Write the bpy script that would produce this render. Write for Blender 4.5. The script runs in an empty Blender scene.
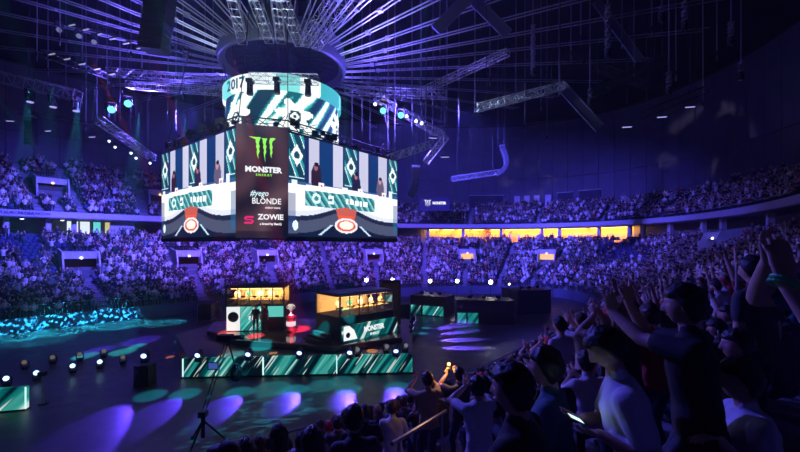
import bpy, bmesh, math, random
import numpy as np
from mathutils import Vector, Matrix, noise

random.seed(7)
rng = np.random.default_rng(7)
scene = bpy.context.scene
col = scene.collection
PI = math.pi

# ---------------------------------------------------------------- camera
F = 385.0            # focal length in pixels of the 800 x 452 frame
HZ = 245.0           # pixel row of the horizon
EYE = 7.0            # eye height above the arena floor
cam_d = bpy.data.cameras.new('camera')
cam_d.sensor_width = 36.0
cam_d.lens = 36.0 * F / 800.0
cam_d.shift_y = (HZ - 226.0) / 800.0
cam_d.clip_start = 0.1
cam_d.clip_end = 400
cam = bpy.data.objects.new('camera', cam_d)
cam.location = (0, 0, EYE)
cam.rotation_euler = (PI / 2, 0, 0)
col.objects.link(cam)
scene.camera = cam

# ---------------------------------------------------------------- world, exposure
world = bpy.data.worlds.new('world')
scene.world = world
world.use_nodes = True
bgn = world.node_tree.nodes['Background']
bgn.inputs[0].default_value = (0.012, 0.012, 0.05, 1)
bgn.inputs[1].default_value = 0.1
scene.view_settings.view_transform = 'Standard'
scene.view_settings.look = 'None'
scene.view_settings.gamma = 1.0
scene.view_settings.use_curve_mapping = False
scene.view_settings.exposure = 0.0
scene.cycles.max_bounces = 4
scene.cycles.diffuse_bounces = 2
scene.cycles.glossy_bounces = 2
scene.cycles.transparent_max_bounces = 8
scene.cycles.volume_bounces = 0
scene.cycles.volume_step_rate = 10
scene.cycles.volume_max_steps = 16
scene.cycles.sample_clamp_indirect = 3.0

# ---------------------------------------------------------------- the oval of the arena
CX, CY, TH = -8.75, 29.1, 0.66
OA, OB = 37.0, 16.0          # half axes of the floor
CT, ST = math.cos(TH), math.sin(TH)
PHI_CAM = -1.79
UP = Vector((0, 0, 1))
HAZE = 0.0011

def W(px, py, Y):
    "pixel of the photograph and a depth -> point"
    return Vector(((px - 400.0) / F * Y, Y, EYE + (HZ - py) / F * Y))

def G(px, py, z=0.0):
    "pixel -> point on the horizontal plane at height z"
    return W(px, py, F * (EYE - z) / (py - HZ))

def pix(p):
    return 400 + F * p[0] / p[1], HZ - F * (p[2] - EYE) / p[1]

def half_b(phi):
    d = (phi - PHI_CAM + PI) % (2 * PI) - PI
    return OB + 2.8 * math.exp(-(d / 0.42) ** 2)

def oval(phi, k, z=0.0):
    u = (OA + k) * math.cos(phi); v = (half_b(phi) + k) * math.sin(phi)
    return Vector((CX + u * CT - v * ST, CY + u * ST + v * CT, z))

def inward(phi, k):
    d = 1e-3
    t = oval(phi + d, k) - oval(phi - d, k)
    t.normalize()
    return Vector((-t.y, t.x, 0))      # points to the middle of the arena

def speed(phi, k):
    return (oval(phi + 1e-3, k) - oval(phi - 1e-3, k)).length / 2e-3

def dphi_cam(phi):
    return abs((phi - PHI_CAM + PI) % (2 * PI) - PI)

def sstep(a, b, x):
    t = min(1, max(0, (x - a) / (b - a)))
    return t * t * (3 - 2 * t)

def rake(phi):
    return 0.47

ROWD, NROW, K0, Z0 = 0.70, 20, 0.74, 1.1
def row_low(phi, i):
    return K0 + ROWD * i, Z0 + ROWD * rake(phi) * i
KF, ZF = 13.2, 10.35           # front edge of the upper tier
UROWD, URAKE = 0.68, 0.62
def n_upper(phi):
    p = oval(phi, KF)
    if p.y < 1: return 9
    x = 400 + F * p.x / p.y
    return 16 if x < 345 else 9
def row_up(phi, i):
    return KF + 0.5 + UROWD * i, ZF + 0.1 + UROWD * URAKE * i

def phi_k(x, y):
    "inverse of oval()"
    dx, dy = x - CX, y - CY
    u = dx * CT + dy * ST; v = -dx * ST + dy * CT
    b = OB
    for _r in range(8):
        lo, hi = -14.0, 60.0
        for _ in range(40):
            m = (lo + hi) / 2
            if (u / (OA + m)) ** 2 + (v / (b + m)) ** 2 > 1: lo = m
            else: hi = m
        phi = math.atan2(v / (b + lo), u / (OA + lo)); b = half_b(phi)
    return phi, lo

def floor_z(x, y):
    phi, k = phi_k(x, y)
    if k < K0 - ROWD / 2: return 0.0
    i = min(NROW - 1, max(0, int(math.floor((k - K0 + ROWD / 2) / ROWD))))
    return row_low(phi, i)[1]

def bowl_at(px, py, up=False):
    "pixel -> (phi, row) on the far part of a tier"
    best = None
    for j in range(720):
        phi = j * 2 * PI / 720
        n = n_upper(phi) if up else NROW
        for i in range(n):
            k, z = (row_up if up else row_low)(phi, i)
            p = oval(phi, k, z)
            if p.y < 14: continue
            x, y = pix(p)
            d = (x - px) ** 2 + (y - py) ** 2
            if best is None or d < best[0]: best = (d, phi, i)
    return best[1], best[2]

# ---------------------------------------------------------------- large lights of the rig
def aim(o, target):
    d = Vector(target) - o.location
    o.rotation_euler = d.to_track_quat('-Z', 'Y').to_euler()

def spot(name, loc, target, energy, color, angle, blend=0.6, size=0.15, parent=None):
    l = bpy.data.lights.new(name, 'SPOT')
    l.energy = energy; l.color = color
    l.spot_size = math.radians(angle); l.spot_blend = blend
    l.shadow_soft_size = size
    o = bpy.data.objects.new(name, l)
    o.location = loc
    aim(o, target)
    col.objects.link(o)
    return o

BLUE = (0.10, 0.085, 1.0)
VIOLET = (0.15, 0.085, 1.0)
# wash lights of the rig over the stands: target pixel, depth, power
for (tx, ty, tY, en, ang, cc) in (
        (60, 255, 42, 60000, 60, BLUE), (60, 190, 44, 30000, 42, BLUE),
        (200, 262, 48, 60000, 55, VIOLET), (300, 262, 54, 60000, 50, VIOLET),
        (400, 265, 60, 75000, 50, VIOLET), (500, 258, 62, 85000, 50, BLUE),
        (590, 245, 58, 80000, 50, BLUE), (550, 200, 66, 32000, 36, BLUE),
        (672, 244, 42, 30000, 36, BLUE), (440, 196, 72, 30000, 42, BLUE)):
    t = W(tx, ty, tY)
    c = Vector((CX, CY, 0)); d = t - c; d.z = 0; d.normalize()
    spot('wash_light', (c.x + d.x * 9, c.y + d.y * 9, 19.0), t, en, cc, ang, 1.0, 0.4)
# wash over the stand around the camera
spot('wash_light', (-9, 15, 15.0), (3.5, 4.5, 5), 11000, BLUE, 60, 1.0, 0.4)
spot('wash_light', (-2, 20, 18.0), (8, 13, 3), 9000, BLUE, 60, 1.0, 0.4)
spot('wash_light', (4, 30, 18.0), (14, 24, 3), 24000, BLUE, 65, 1.0, 0.4)
# rectangular light aimed at a target
def area(name, loc, target, energy, color, sx, sy):
    l = bpy.data.lights.new(name, 'AREA'); l.shape = 'RECTANGLE'
    l.size = sx; l.size_y = sy; l.energy = energy; l.color = color
    o = bpy.data.objects.new(name, l); o.location = loc; aim(o, target); col.objects.link(o)
    return o

# ---------------------------------------------------------------- materials
MATS = {}
def mat(name, color, rough=0.6, metal=0.0, emit=None, strength=0.0, noise_amt=0.0, noise_scale=4.0, spec=0.5):
    if name in MATS: return MATS[name]
    m = bpy.data.materials.new(name); m.use_nodes = True
    nt = m.node_tree; b = nt.nodes['Principled BSDF']
    b.inputs['Base Color'].default_value = (*color, 1)
    b.inputs['Roughness'].default_value = rough
    b.inputs['Metallic'].default_value = metal
    b.inputs['Specular IOR Level'].default_value = spec
    if emit:
        b.inputs['Emission Color'].default_value = (*emit, 1)
        b.inputs['Emission Strength'].default_value = strength
    if noise_amt:
        tc = nt.nodes.new('ShaderNodeTexCoord')
        n = nt.nodes.new('ShaderNodeTexNoise'); n.inputs['Scale'].default_value = noise_scale
        n.inputs['Detail'].default_value = 4
        r = nt.nodes.new('ShaderNodeValToRGB')
        r.color_ramp.elements[0].position = 0.3; r.color_ramp.elements[1].position = 0.7
        r.color_ramp.elements[0].color = (*[c * (1 - noise_amt) for c in color], 1)
        r.color_ramp.elements[1].color = (*[min(1, c * (1 + noise_amt)) for c in color], 1)
        nt.links.new(tc.outputs['Object'], n.inputs['Vector'])
        nt.links.new(n.outputs['Fac'], r.inputs['Fac'])
        nt.links.new(r.outputs['Color'], b.inputs['Base Color'])
    MATS[name] = m
    return m

def attr_mat(name, emission=None, rough=0.75):
    "colour from the mesh's own colour attribute (shirts of a crowd, pixels of an LED wall)"
    if name in MATS: return MATS[name]
    m = bpy.data.materials.new(name); m.use_nodes = True
    nt = m.node_tree; b = nt.nodes['Principled BSDF']
    a = nt.nodes.new('ShaderNodeAttribute'); a.attribute_name = 'Col'
    b.inputs['Roughness'].default_value = rough
    if emission is None:
        nt.links.new(a.outputs['Color'], b.inputs['Base Color'])
    else:
        b.inputs['Base Color'].default_value = (0.01, 0.01, 0.01, 1)
        nt.links.new(a.outputs['Color'], b.inputs['Emission Color'])
        b.inputs['Emission Strength'].default_value = emission
    MATS[name] = m
    return m

def streak_mat(name, scale=1.0, strength=1.0, seed=0.0, angle=0.6, bright=0.0):
    "teal and white slanting streaks as the LED walls show them; object coordinates x along, z up"
    m = bpy.data.materials.new(name); m.use_nodes = True
    nt = m.node_tree; b = nt.nodes['Principled BSDF']; L = nt.links.new
    b.inputs['Base Color'].default_value = (0.01, 0.01, 0.01, 1)
    tc = nt.nodes.new('ShaderNodeUVMap')
    mp = nt.nodes.new('ShaderNodeMapping'); mp.vector_type = 'POINT'
    mp.inputs['Rotation'].default_value = (0, 0, angle)
    mp.inputs['Scale'].default_value = (1.0, 0.16, 1)
    mp.inputs['Location'].default_value = (seed, seed * 0.7, 0)
    rot = nt.nodes.new('ShaderNodeVectorRotate'); rot.rotation_type = 'Z_AXIS'
    rot.inputs['Angle'].default_value = angle
    sc = nt.nodes.new('ShaderNodeMapping')
    sc.inputs['Scale'].default_value = (scale, scale * 0.045, 1)
    sc.inputs['Location'].default_value = (seed, seed * 0.7, 0)
    L(tc.outputs['UV'], rot.inputs['Vector']); L(rot.outputs['Vector'], sc.inputs['Vector'])
    n = nt.nodes.new('ShaderNodeTexNoise'); n.inputs['Scale'].default_value = 1.0
    n.inputs['Detail'].default_value = 5; n.inputs['Roughness'].default_value = 0.7
    L(sc.outputs['Vector'], n.inputs['Vector'])
    n.inputs['Detail'].default_value = 2
    n2 = nt.nodes.new('ShaderNodeTexNoise'); n2.inputs['Scale'].default_value = 3.3; n2.inputs['Detail'].default_value = 1
    L(sc.outputs['Vector'], n2.inputs['Vector'])
    r = nt.nodes.new('ShaderNodeValToRGB'); cr = r.color_ramp; cr.interpolation = 'LINEAR'
    cr.elements[0].position = 0.40 - bright; cr.elements[0].color = (0.001, 0.006, 0.010, 1)
    cr.elements[1].position = 0.47 - bright; cr.elements[1].color = (0.0, 0.10, 0.11, 1)
    for p, c in ((0.54 - bright, (0.01, 0.30, 0.27, 1)), (0.63 - bright, (0.12, 0.62, 0.52, 1)), (0.72 - bright, (0.75, 1, 0.92, 1))):
        e = cr.elements.new(p); e.color = c
    L(n.outputs['Fac'], r.inputs['Fac'])
    r2 = nt.nodes.new('ShaderNodeValToRGB'); c2 = r2.color_ramp
    c2.elements[0].position = 0.63; c2.elements[0].color = (0, 0, 0, 1); c2.elements[1].position = 0.66; c2.elements[1].color = (0.75, 0.95, 0.9, 1)
    L(n2.outputs['Fac'], r2.inputs['Fac'])
    mx = nt.nodes.new('ShaderNodeMix'); mx.data_type = 'RGBA'; mx.blend_type = 'LIGHTEN'; mx.inputs[0].default_value = 1.0
    L(r.outputs['Color'], mx.inputs[6]); L(r2.outputs['Color'], mx.inputs[7])
    L(mx.outputs[2], b.inputs['Emission Color'])
    b.inputs['Emission Strength'].default_value = strength
    return m

def emi(name, color, strength):
    return mat(name, (0.01, 0.01, 0.01), 0.5, 0, color, strength)

BLACK = mat('black_paint', (0.012, 0.012, 0.014), 0.55)
DARK = mat('dark_metal', (0.03, 0.03, 0.035), 0.45, 0.4)
ALU = mat('aluminium', (0.55, 0.55, 0.58), 0.38, 0.7)
STEEL = mat('roof_steel', (0.32, 0.32, 0.36), 0.5, 0.3)
CONC = mat('concrete', (0.16, 0.16, 0.19), 0.8, noise_amt=0.25, noise_scale=1.3)
PALE = mat('pale_concrete', (0.55, 0.54, 0.60), 0.75, noise_amt=0.12, noise_scale=2)
FASC = mat('fascia_paint', (0.50, 0.48, 0.58), 0.6, noise_amt=0.1)
WALLM = mat('wall_panel_paint', (0.11, 0.10, 0.15), 0.7, noise_amt=0.15, noise_scale=0.6)
ROOFM = mat('roof_deck', (0.012, 0.012, 0.016), 0.9)

# ---------------------------------------------------------------- mesh helpers
class MB:
    def __init__(s): s.v = []; s.f = []; s.m = []; s.uv = {}
    def add(s, vs, fs, m=0):
        o = len(s.v); s.v += [tuple(p) for p in vs]
        s.f += [tuple(i + o for i in f) for f in fs]; s.m += [m] * len(fs)
        return s
    def quad(s, a, b, c, d, m=0): return s.add([a, b, c, d], [(0, 1, 2, 3)], m)
    def box(s, c, size, rz=0.0, m=0, rot=None):
        hx, hy, hz = size[0] / 2, size[1] / 2, size[2] / 2
        R = rot if rot is not None else Matrix.Rotation(rz, 3, 'Z')
        c = Vector(c)
        vs = [c + R @ Vector((x, y, z)) for x in (-hx, hx) for y in (-hy, hy) for z in (-hz, hz)]
        return s.add(vs, [(0, 1, 3, 2), (4, 6, 7, 5), (0, 4, 5, 1), (2, 3, 7, 6), (0, 2, 6, 4), (1, 5, 7, 3)], m)
    def tube(s, p, q, r, n=6, m=0, r2=None, caps=True):
        p, q = Vector(p), Vector(q); d = q - p
        if d.length < 1e-6: return s
        d.normalize()
        a = d.cross(UP if abs(d.z) < 0.95 else Vector((1, 0, 0))); a.normalize(); b = d.cross(a)
        r2 = r if r2 is None else r2
        vs = [p + (a * math.cos(t) + b * math.sin(t)) * r for t in [2 * PI * i / n for i in range(n)]]
        vs += [q + (a * math.cos(t) + b * math.sin(t)) * r2 for t in [2 * PI * i / n for i in range(n)]]
        fs = [(i, (i + 1) % n, n + (i + 1) % n, n + i) for i in range(n)]
        if caps: fs += [tuple(range(n - 1, -1, -1)), tuple(range(n, 2 * n))]
        return s.add(vs, fs, m)
    def path(s, pts, r, n=6, m=0):
        for a, b in zip(pts[:-1], pts[1:]): s.tube(a, b, r, n, m)
        return s
    def lathe(s, prof, c=(0, 0, 0), n=24, m=0):
        c = Vector(c); vs = []; fs = []
        for (r, z) in prof:
            for i in range(n):
                t = 2 * PI * i / n; vs.append(c + Vector((r * math.cos(t), r * math.sin(t), z)))
        for j in range(len(prof) - 1):
            for i in range(n):
                fs.append((j * n + i, j * n + (i + 1) % n, (j + 1) * n + (i + 1) % n, (j + 1) * n + i))
        return s.add(vs, fs, m)
    def ball(s, c, r, n=10, k=6, m=0, sc=(1, 1, 1)):
        c = Vector(c); vs = []; fs = []
        for j in range(k + 1):
            a = PI * j / k
            for i in range(n):
                t = 2 * PI * i / n
                vs.append(c + Vector((r * sc[0] * math.sin(a) * math.cos(t), r * sc[1] * math.sin(a) * math.sin(t), r * sc[2] * math.cos(a))))
        for j in range(k):
            for i in range(n):
                fs.append((j * n + i, (j + 1) * n + i, (j + 1) * n + (i + 1) % n, j * n + (i + 1) % n))
        return s.add(vs, fs, m)
    def prism(s, pts, d, m=0):
        "closed outline (3D points) swept by the vector d"
        n = len(pts); d = Vector(d)
        vs = [Vector(p) for p in pts] + [Vector(p) + d for p in pts]
        fs = [tuple(range(n - 1, -1, -1)), tuple(range(n, 2 * n))] + [(i, (i + 1) % n, n + (i + 1) % n, n + i) for i in range(n)]
        return s.add(vs, fs, m)
    def build(s, name, mats, parent=None, smooth=False):
        me = bpy.data.meshes.new(name)
        me.from_pydata(s.v, [], s.f)
        if not isinstance(mats, (list, tuple)): mats = [mats]
        for m in mats: me.materials.append(m)
        if len(mats) > 1: me.polygons.foreach_set('material_index', s.m)
        if smooth: me.polygons.foreach_set('use_smooth', [True] * len(me.polygons))
        me.update()
        return link(name, me, parent)

def link(name, data, parent=None):
    o = bpy.data.objects.new(name, data); col.objects.link(o)
    if parent is not None: o.parent = parent
    return o

def tag(o, label=None, cat=None, group=None, kind=None):
    if label: o['label'] = label
    if cat: o['category'] = cat
    if group: o['group'] = group
    if kind: o['kind'] = kind
    return o

def thing(name, label, cat, loc=(0, 0, 0), rz=0.0, group=None, kind=None):
    o = bpy.data.objects.new(name, None); col.objects.link(o)
    o.location = loc; o.rotation_euler = (0, 0, rz)
    return tag(o, label, cat, group, kind)

def copy_tree(o, parent=None):
    c = o.copy(); col.objects.link(c)
    if parent is not None: c.parent = parent
    for ch in o.children: copy_tree(ch, c)
    return c

def text_mesh(name, body, size, m, parent, M, align='CENTER', shear=0.0, bold=0.0, sx=1.0):
    "flat lettering turned into a mesh; M places it (x along, y up, z out)"
    cu = bpy.data.curves.new(name, 'FONT'); cu.body = body; cu.size = size
    cu.align_x = align; cu.align_y = 'CENTER'; cu.shear = shear; cu.offset = bold; cu.resolution_u = 2
    t = bpy.data.objects.new(name, cu); col.objects.link(t)
    bpy.context.view_layer.update()
    me = bpy.data.meshes.new_from_object(t.evaluated_get(bpy.context.evaluated_depsgraph_get()))
    bpy.data.objects.remove(t); bpy.data.curves.remove(cu)
    me.transform(M @ Matrix.Diagonal((sx, 1, 1, 1)))
    me.materials.clear(); me.materials.append(m)
    return link(name, me, parent)

def panel(name, a, b, z0, z1, m, parent=None, thick=0.0, out=None):
    "upright rectangle from a to b with UVs in metres; with a thickness a slab"
    a, b = Vector(a), Vector(b)
    mb = MB()
    vs = [Vector((a.x, a.y, z0)), Vector((b.x, b.y, z0)), Vector((b.x, b.y, z1)), Vector((a.x, a.y, z1))]
    mb.quad(*vs)
    if thick:
        d = (b - a).normalized(); nrm = Vector((d.y, -d.x, 0)) * -thick
        back = [v + nrm for v in vs]
        mb.add(vs + back, [(5, 4, 7, 6), (4, 0, 3, 7), (1, 5, 6, 2), (3, 2, 6, 7), (4, 5, 1, 0)])
    o = mb.build(name, m, parent)
    me = o.data; uvl = me.uv_layers.new(name='UVMap')
    L = (b - a).length
    d = (b - a).normalized()
    for lp in me.loops:
        p = me.vertices[lp.vertex_index].co
        uvl.data[lp.index].uv = ((Vector((p.x, p.y, 0)) - Vector((a.x, a.y, 0))).dot(d), p.z - z0)
    return o

def pixel_wall(name, fn, nu, nv, P, m, parent=None):
    "an LED wall: nu x nv little cells, each with the colour fn(u, v) returns; P(u, v) gives points"
    u = (np.arange(nu) + 0.5) / nu; v = (np.arange(nv) + 0.5) / nv
    U, V = np.meshgrid(u, v)
    C = fn(U, V)                                   # nv, nu, 3
    gu, gv = np.meshgrid(np.arange(nu + 1) / nu, np.arange(nv + 1) / nv)
    pts = P(gu.ravel(), gv.ravel())
    i = np.arange(nv)[:, None] * (nu + 1) + np.arange(nu)[None, :]
    q = np.stack([i, i + 1, i + nu + 2, i + nu + 1], -1).reshape(-1, 4)
    me = bpy.data.meshes.new(name)
    me.vertices.add(len(pts)); me.vertices.foreach_set('co', pts.astype(np.float32).ravel())
    me.loops.add(q.size); me.loops.foreach_set('vertex_index', q.ravel().astype(np.int32))
    me.polygons.add(len(q))
    me.polygons.foreach_set('loop_start', (np.arange(len(q)) * 4).astype(np.int32))
    ca = me.color_attributes.new('Col', 'FLOAT_COLOR', 'CORNER')
    cc = np.ones((len(q), 4, 4), np.float32); cc[:, :, :3] = C.reshape(-1, 1, 3)
    ca.data.foreach_set('color', cc.ravel())
    me.materials.append(m)
    me.update(calc_edges=True)
    return link(name, me, parent)
# ================================================================ the setting
def floor_mat():
    m = mat('arena_floor', (0.045, 0.045, 0.05), 0.34, noise_amt=0.3, noise_scale=0.7)
    nt = m.node_tree; b = nt.nodes['Principled BSDF']
    tc = nt.nodes.new('ShaderNodeTexCoord'); n = nt.nodes.new('ShaderNodeTexNoise'); n.inputs['Scale'].default_value = 1.7
    mr = nt.nodes.new('ShaderNodeMapRange'); mr.inputs['To Min'].default_value = 0.28; mr.inputs['To Max'].default_value = 0.55
    nt.links.new(tc.outputs['Object'], n.inputs['Vector']); nt.links.new(n.outputs['Fac'], mr.inputs['Value'])
    nt.links.new(mr.outputs['Result'], b.inputs['Roughness'])
    return m
mb = MB(); N = 96
ring = [oval(2 * PI * i / N, 6, 0) for i in range(N)]
mb.prism([p + Vector((0, 0, -0.3)) for p in ring], (0, 0, 0.3))
tag(mb.build('floor', floor_mat()), kind='structure')

NS = 288
# lower tier of steps
mb = MB(); cols = []
for j in range(NS):
    phi = 2 * PI * j / NS; prof = [(K0 - ROWD / 2, 0.0)]
    for i in range(NROW):
        k, z = row_low(phi, i)
        prof += [(k - ROWD / 2, z), (k + ROWD / 2, z)]
    prof.append((17.2, prof[-1][1]))
    cols.append([oval(phi, k, z) for k, z in prof])
P_ = len(cols[0])
mb.v = [tuple(p) for c in cols for p in c]
for j in range(NS):
    a, b = j * P_, ((j + 1) % NS) * P_
    for i in range(P_ - 1): mb.f.append((a + i, b + i, b + i + 1, a + i + 1)); mb.m.append(0)
tag(mb.build('terrace_lower_tier', CONC), 'stepped grey concrete terrace of the lower stand around the arena floor', 'terrace', kind='structure')

# upper tier, its front edge and soffit
mb = MB()
for j in range(NS):
    p0, p1 = 2 * PI * j / NS, 2 * PI * (j + 1) / NS
    if oval(p0, KF).y < -2 and oval(p1, KF).y < -2: continue
    n = n_upper(p0)
    prof = [(18.5, ZF - 0.45), (KF + 0.1, ZF - 0.45), (KF + 0.1, ZF + 0.1)]
    for i in range(n):
        k, z = row_up(p0, i)
        prof += [(k - UROWD / 2 if i else KF + 0.1, z), (k + UROWD / 2, z)]
    for (a, za), (b, zb) in zip(prof[:-1], prof[1:]):
        mb.quad(oval(p0, a, za), oval(p1, a, za), oval(p1, b, zb), oval(p0, b, zb))
tag(mb.build('terrace_upper_tier', CONC), 'stepped concrete terrace of the upper stand above the pale fascia', 'terrace', kind='structure')

def strip(name, m, k, z0, z1, thick, phis, parent=None):
    mb = MB()
    for p0, p1 in zip(phis[:-1], phis[1:]):
        a, b = oval(p0, k), oval(p1, k); ia, ib = inward(p0, k) * thick, inward(p1, k) * thick
        lo = Vector((0, 0, z0)); hi = Vector((0, 0, z1))
        mb.add([a + lo, b + lo, b + hi, a + hi, a + ia + lo, b + ib + lo, b + ib + hi, a + ia + hi],
               [(4, 7, 6, 5), (3, 2, 6, 7), (0, 4, 5, 1), (0, 1, 2, 3)])
    return mb.build(name, m, parent)
vis = [j * 2 * PI / NS for j in range(NS + 1)]
vis = [p for p in vis if oval(p, KF).y > -6]
# the visible arc is one run that may wrap around 0
allp = [j * 2 * PI / NS for j in range(NS)]
start = next(j for j in range(NS) if oval(allp[j], KF).y > -6 and oval(allp[j - 1], KF).y <= -6)
ARC = []
for s_ in range(NS):
    p = allp[(start + s_) % NS] + (2 * PI if start + s_ >= NS else 0)
    if oval(p, KF).y <= -6: break
    ARC.append(p)
fas = strip('trim_1', FASC, KF + 0.1, ZF - 0.35, ZF + 0.3, 0.1, ARC)
tag(fas, 'pale lilac fascia along the front of the upper stand', 'fascia', kind='structure')
# the arena's name on the fascia
FT = mat('fascia_lettering', (0.10, 0.09, 0.16), 0.6)
def on_fascia(px):
    best = min(ARC, key=lambda p: abs(pix(oval(p, KF))[0] - px) + (0 if oval(p, KF).y > 15 else 1e4))
    return best
for word, px in (('TAURON', 10), ('ARENA', 28), ('KRAKÓW', 46)):
    ph = on_fascia(px)
    o = oval(ph, KF - 0.06, ZF - 0.03); inn = inward(ph, KF)
    M = Matrix.Translation(o) @ Matrix(((-inn.y, 0, inn.x), (inn.x, 0, inn.y), (0, 1, 0))).to_4x4()
    text_mesh('fascia_lettering', word, 0.40, FT, fas, M, bold=0.012)

# concourse wall behind the lower tier, lit warm at the far end
CONW = mat('concourse_wall', (0.16, 0.14, 0.16), 0.8)
mbw = strip('wall_concourse', CONW, 17.3, 3.0, ZF - 0.4, 0.12, ARC); tag(mbw, kind='structure')
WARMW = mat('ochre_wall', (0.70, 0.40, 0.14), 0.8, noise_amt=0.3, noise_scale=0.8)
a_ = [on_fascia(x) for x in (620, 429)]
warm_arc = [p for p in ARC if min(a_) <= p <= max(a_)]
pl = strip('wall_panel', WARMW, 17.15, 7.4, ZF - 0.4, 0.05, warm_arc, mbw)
lampm = emi('warm_lamp', (1.0, 0.55, 0.16), 6.0)
for idx in range(14):
    ph = warm_arc[int((idx + 0.5) / 14 * len(warm_arc))]
    inn = inward(ph, 15.6); c = oval(ph, 15.8, ZF - 0.6); rz = math.atan2(-inn.x, inn.y)
    t = thing('ceiling_light', 'warm tube light under the concourse ceiling at the far stand', 'light', c, rz, 'warm concourse lights')
    MB().box((0, 0, 0.1), (2.3, 0.3, 0.1)).build('housing', DARK, t)
    MB().box((0, 0, 0.0), (2.1, 0.16, 0.1)).build('tube', lampm, t)
    area('concourse_lamp', c + inn * -0.2 + Vector((0, 0, -0.15)), oval(ph, 17.3, 8.4), 120, (1.0, 0.45, 0.10), 2.2, 0.3)
# columns under the upper tier
for px in (6, 58, 76, 128, 138, 430, 462, 500, 538, 557, 595, 622, 636, 662, 694, 709, 750, 780):
    ph = on_fascia(px); k = KF + 1.6
    zb = row_low(ph, NROW - 1)[1]
    c = oval(ph, k); inn = inward(ph, k)
    wide = 2.2 if px in (128,) else 0.45
    o = MB().box((0, 0, (ZF - 0.45 - zb) / 2), (wide, 0.5, ZF - 0.45 - zb)).build('column', PALE)
    o.location = (c.x, c.y, zb); o.rotation_euler.z = math.atan2(-inn.x, inn.y)
    tag(o, 'pale square column carrying the upper stand above the top row of seats', 'column', 'columns under the upper stand', 'structure')
# bright doorways and posters of the left concourse
for n_, (px, w_, c_, s_) in enumerate(((82, 1.0, (0.75, 0.85, 1.0), 1.1), (96, 0.9, (0.8, 0.9, 1.0), 1.0), (104, 0.7, (0.15, 0.8, 0.75), 0.9), (111.5, 0.7, (0.75, 0.7, 0.25), 0.8), (124.5, 1.25, (0.55, 0.6, 1.0), 0.9))):
    ph = on_fascia(px); c = oval(ph, 15.4, 0); inn = inward(ph, 15.4)
    zb = row_low(ph, NROW - 1)[1]
    o = MB().box((0, 0, 1.6), (w_, 0.08, 1.6)).build('window_%d' % (n_ + 1), emi('lit_window_%d' % n_, c_, s_))
    o.location = (c.x, c.y, zb); o.rotation_euler.z = math.atan2(-inn.x, inn.y)
    tag(o, kind='structure')
    MB().box((0, 0, 1.6), (w_ + 0.16, 0.06, 1.76)).build('window_frame', BLACK, o)
    mb = MB().box((0, -0.05, 0.36), (w_ + 0.5, 0.3, 0.72)).build('window_sill', PALE, o)
# small round emergency lights under the fascia of the left stand
for px in (27, 63):
    ph = on_fascia(px); c = oval(ph, KF + 1.2, ZF - 0.6)
    t = thing('ceiling_light', 'small oval white light under the soffit beside the lit doorways', 'light', c, 0, 'soffit lights of the upper stand')
    MB().box((0, 0, 0.1), (0.5, 0.3, 0.1)).build('housing', DARK, t)
    MB().ball((0, 0, 0.03), 0.22, 12, 6, 0, (1, 0.6, 0.35)).build('diffuser', emi('white_lamp', (0.8, 0.85, 1), 2.5), t, True)

# upper wall of upright panels
wall = thing('wall_back', 'dark upright panelled wall above the upper stand', 'wall', kind='structure')
mb = MB()
step_p = 0
p = ARC[0]
while p < ARC[-1]:
    n = n_upper(p); k = KF + 0.5 + UROWD * n + 0.1
    q = p + 2.5 / speed(p, k)
    if n_upper(q) != n:          # step between the deep and the shallow part
        k2 = KF + 0.5 + UROWD * n_upper(q) + 0.1
        mb.quad(oval(q, k, ZF), oval(q, k2, ZF), oval(q, k2, 29), oval(q, k, 29))
    z0 = row_up(p, n - 1)[1] - 0.2
    a, b = oval(p + 0.03 / speed(p, k), k), oval(q - 0.03 / speed(p, k), k)
    if max(a.y, b.y) > 3:
        out = -inward((p + q) / 2, k) * 0.18
        h = z0 + (29.5 - z0) * 0.36
        for (za, zb) in ((z0, h - 0.04), (h + 0.04, 29.5)):
            MB().prism([(a.x, a.y, za), (b.x, b.y, za), (b.x, b.y, zb), (a.x, a.y, zb)], out).build('wall_panel', WALLM, wall)
    a2, b2 = oval(p, k + 0.35), oval(q, k + 0.35)
    mb.quad((a2.x, a2.y, z0), (b2.x, b2.y, z0), (b2.x, b2.y, 30), (a2.x, a2.y, 30))
    p = q
mb.build('wall_backing', BLACK, wall)

# roof deck
mb = MB()
mb.prism([oval(2 * PI * i / N, 30, 30.0) for i in range(N)], (0, 0, 0.4))
tag(mb.build('ceiling', ROOFM), kind='structure')

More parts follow.
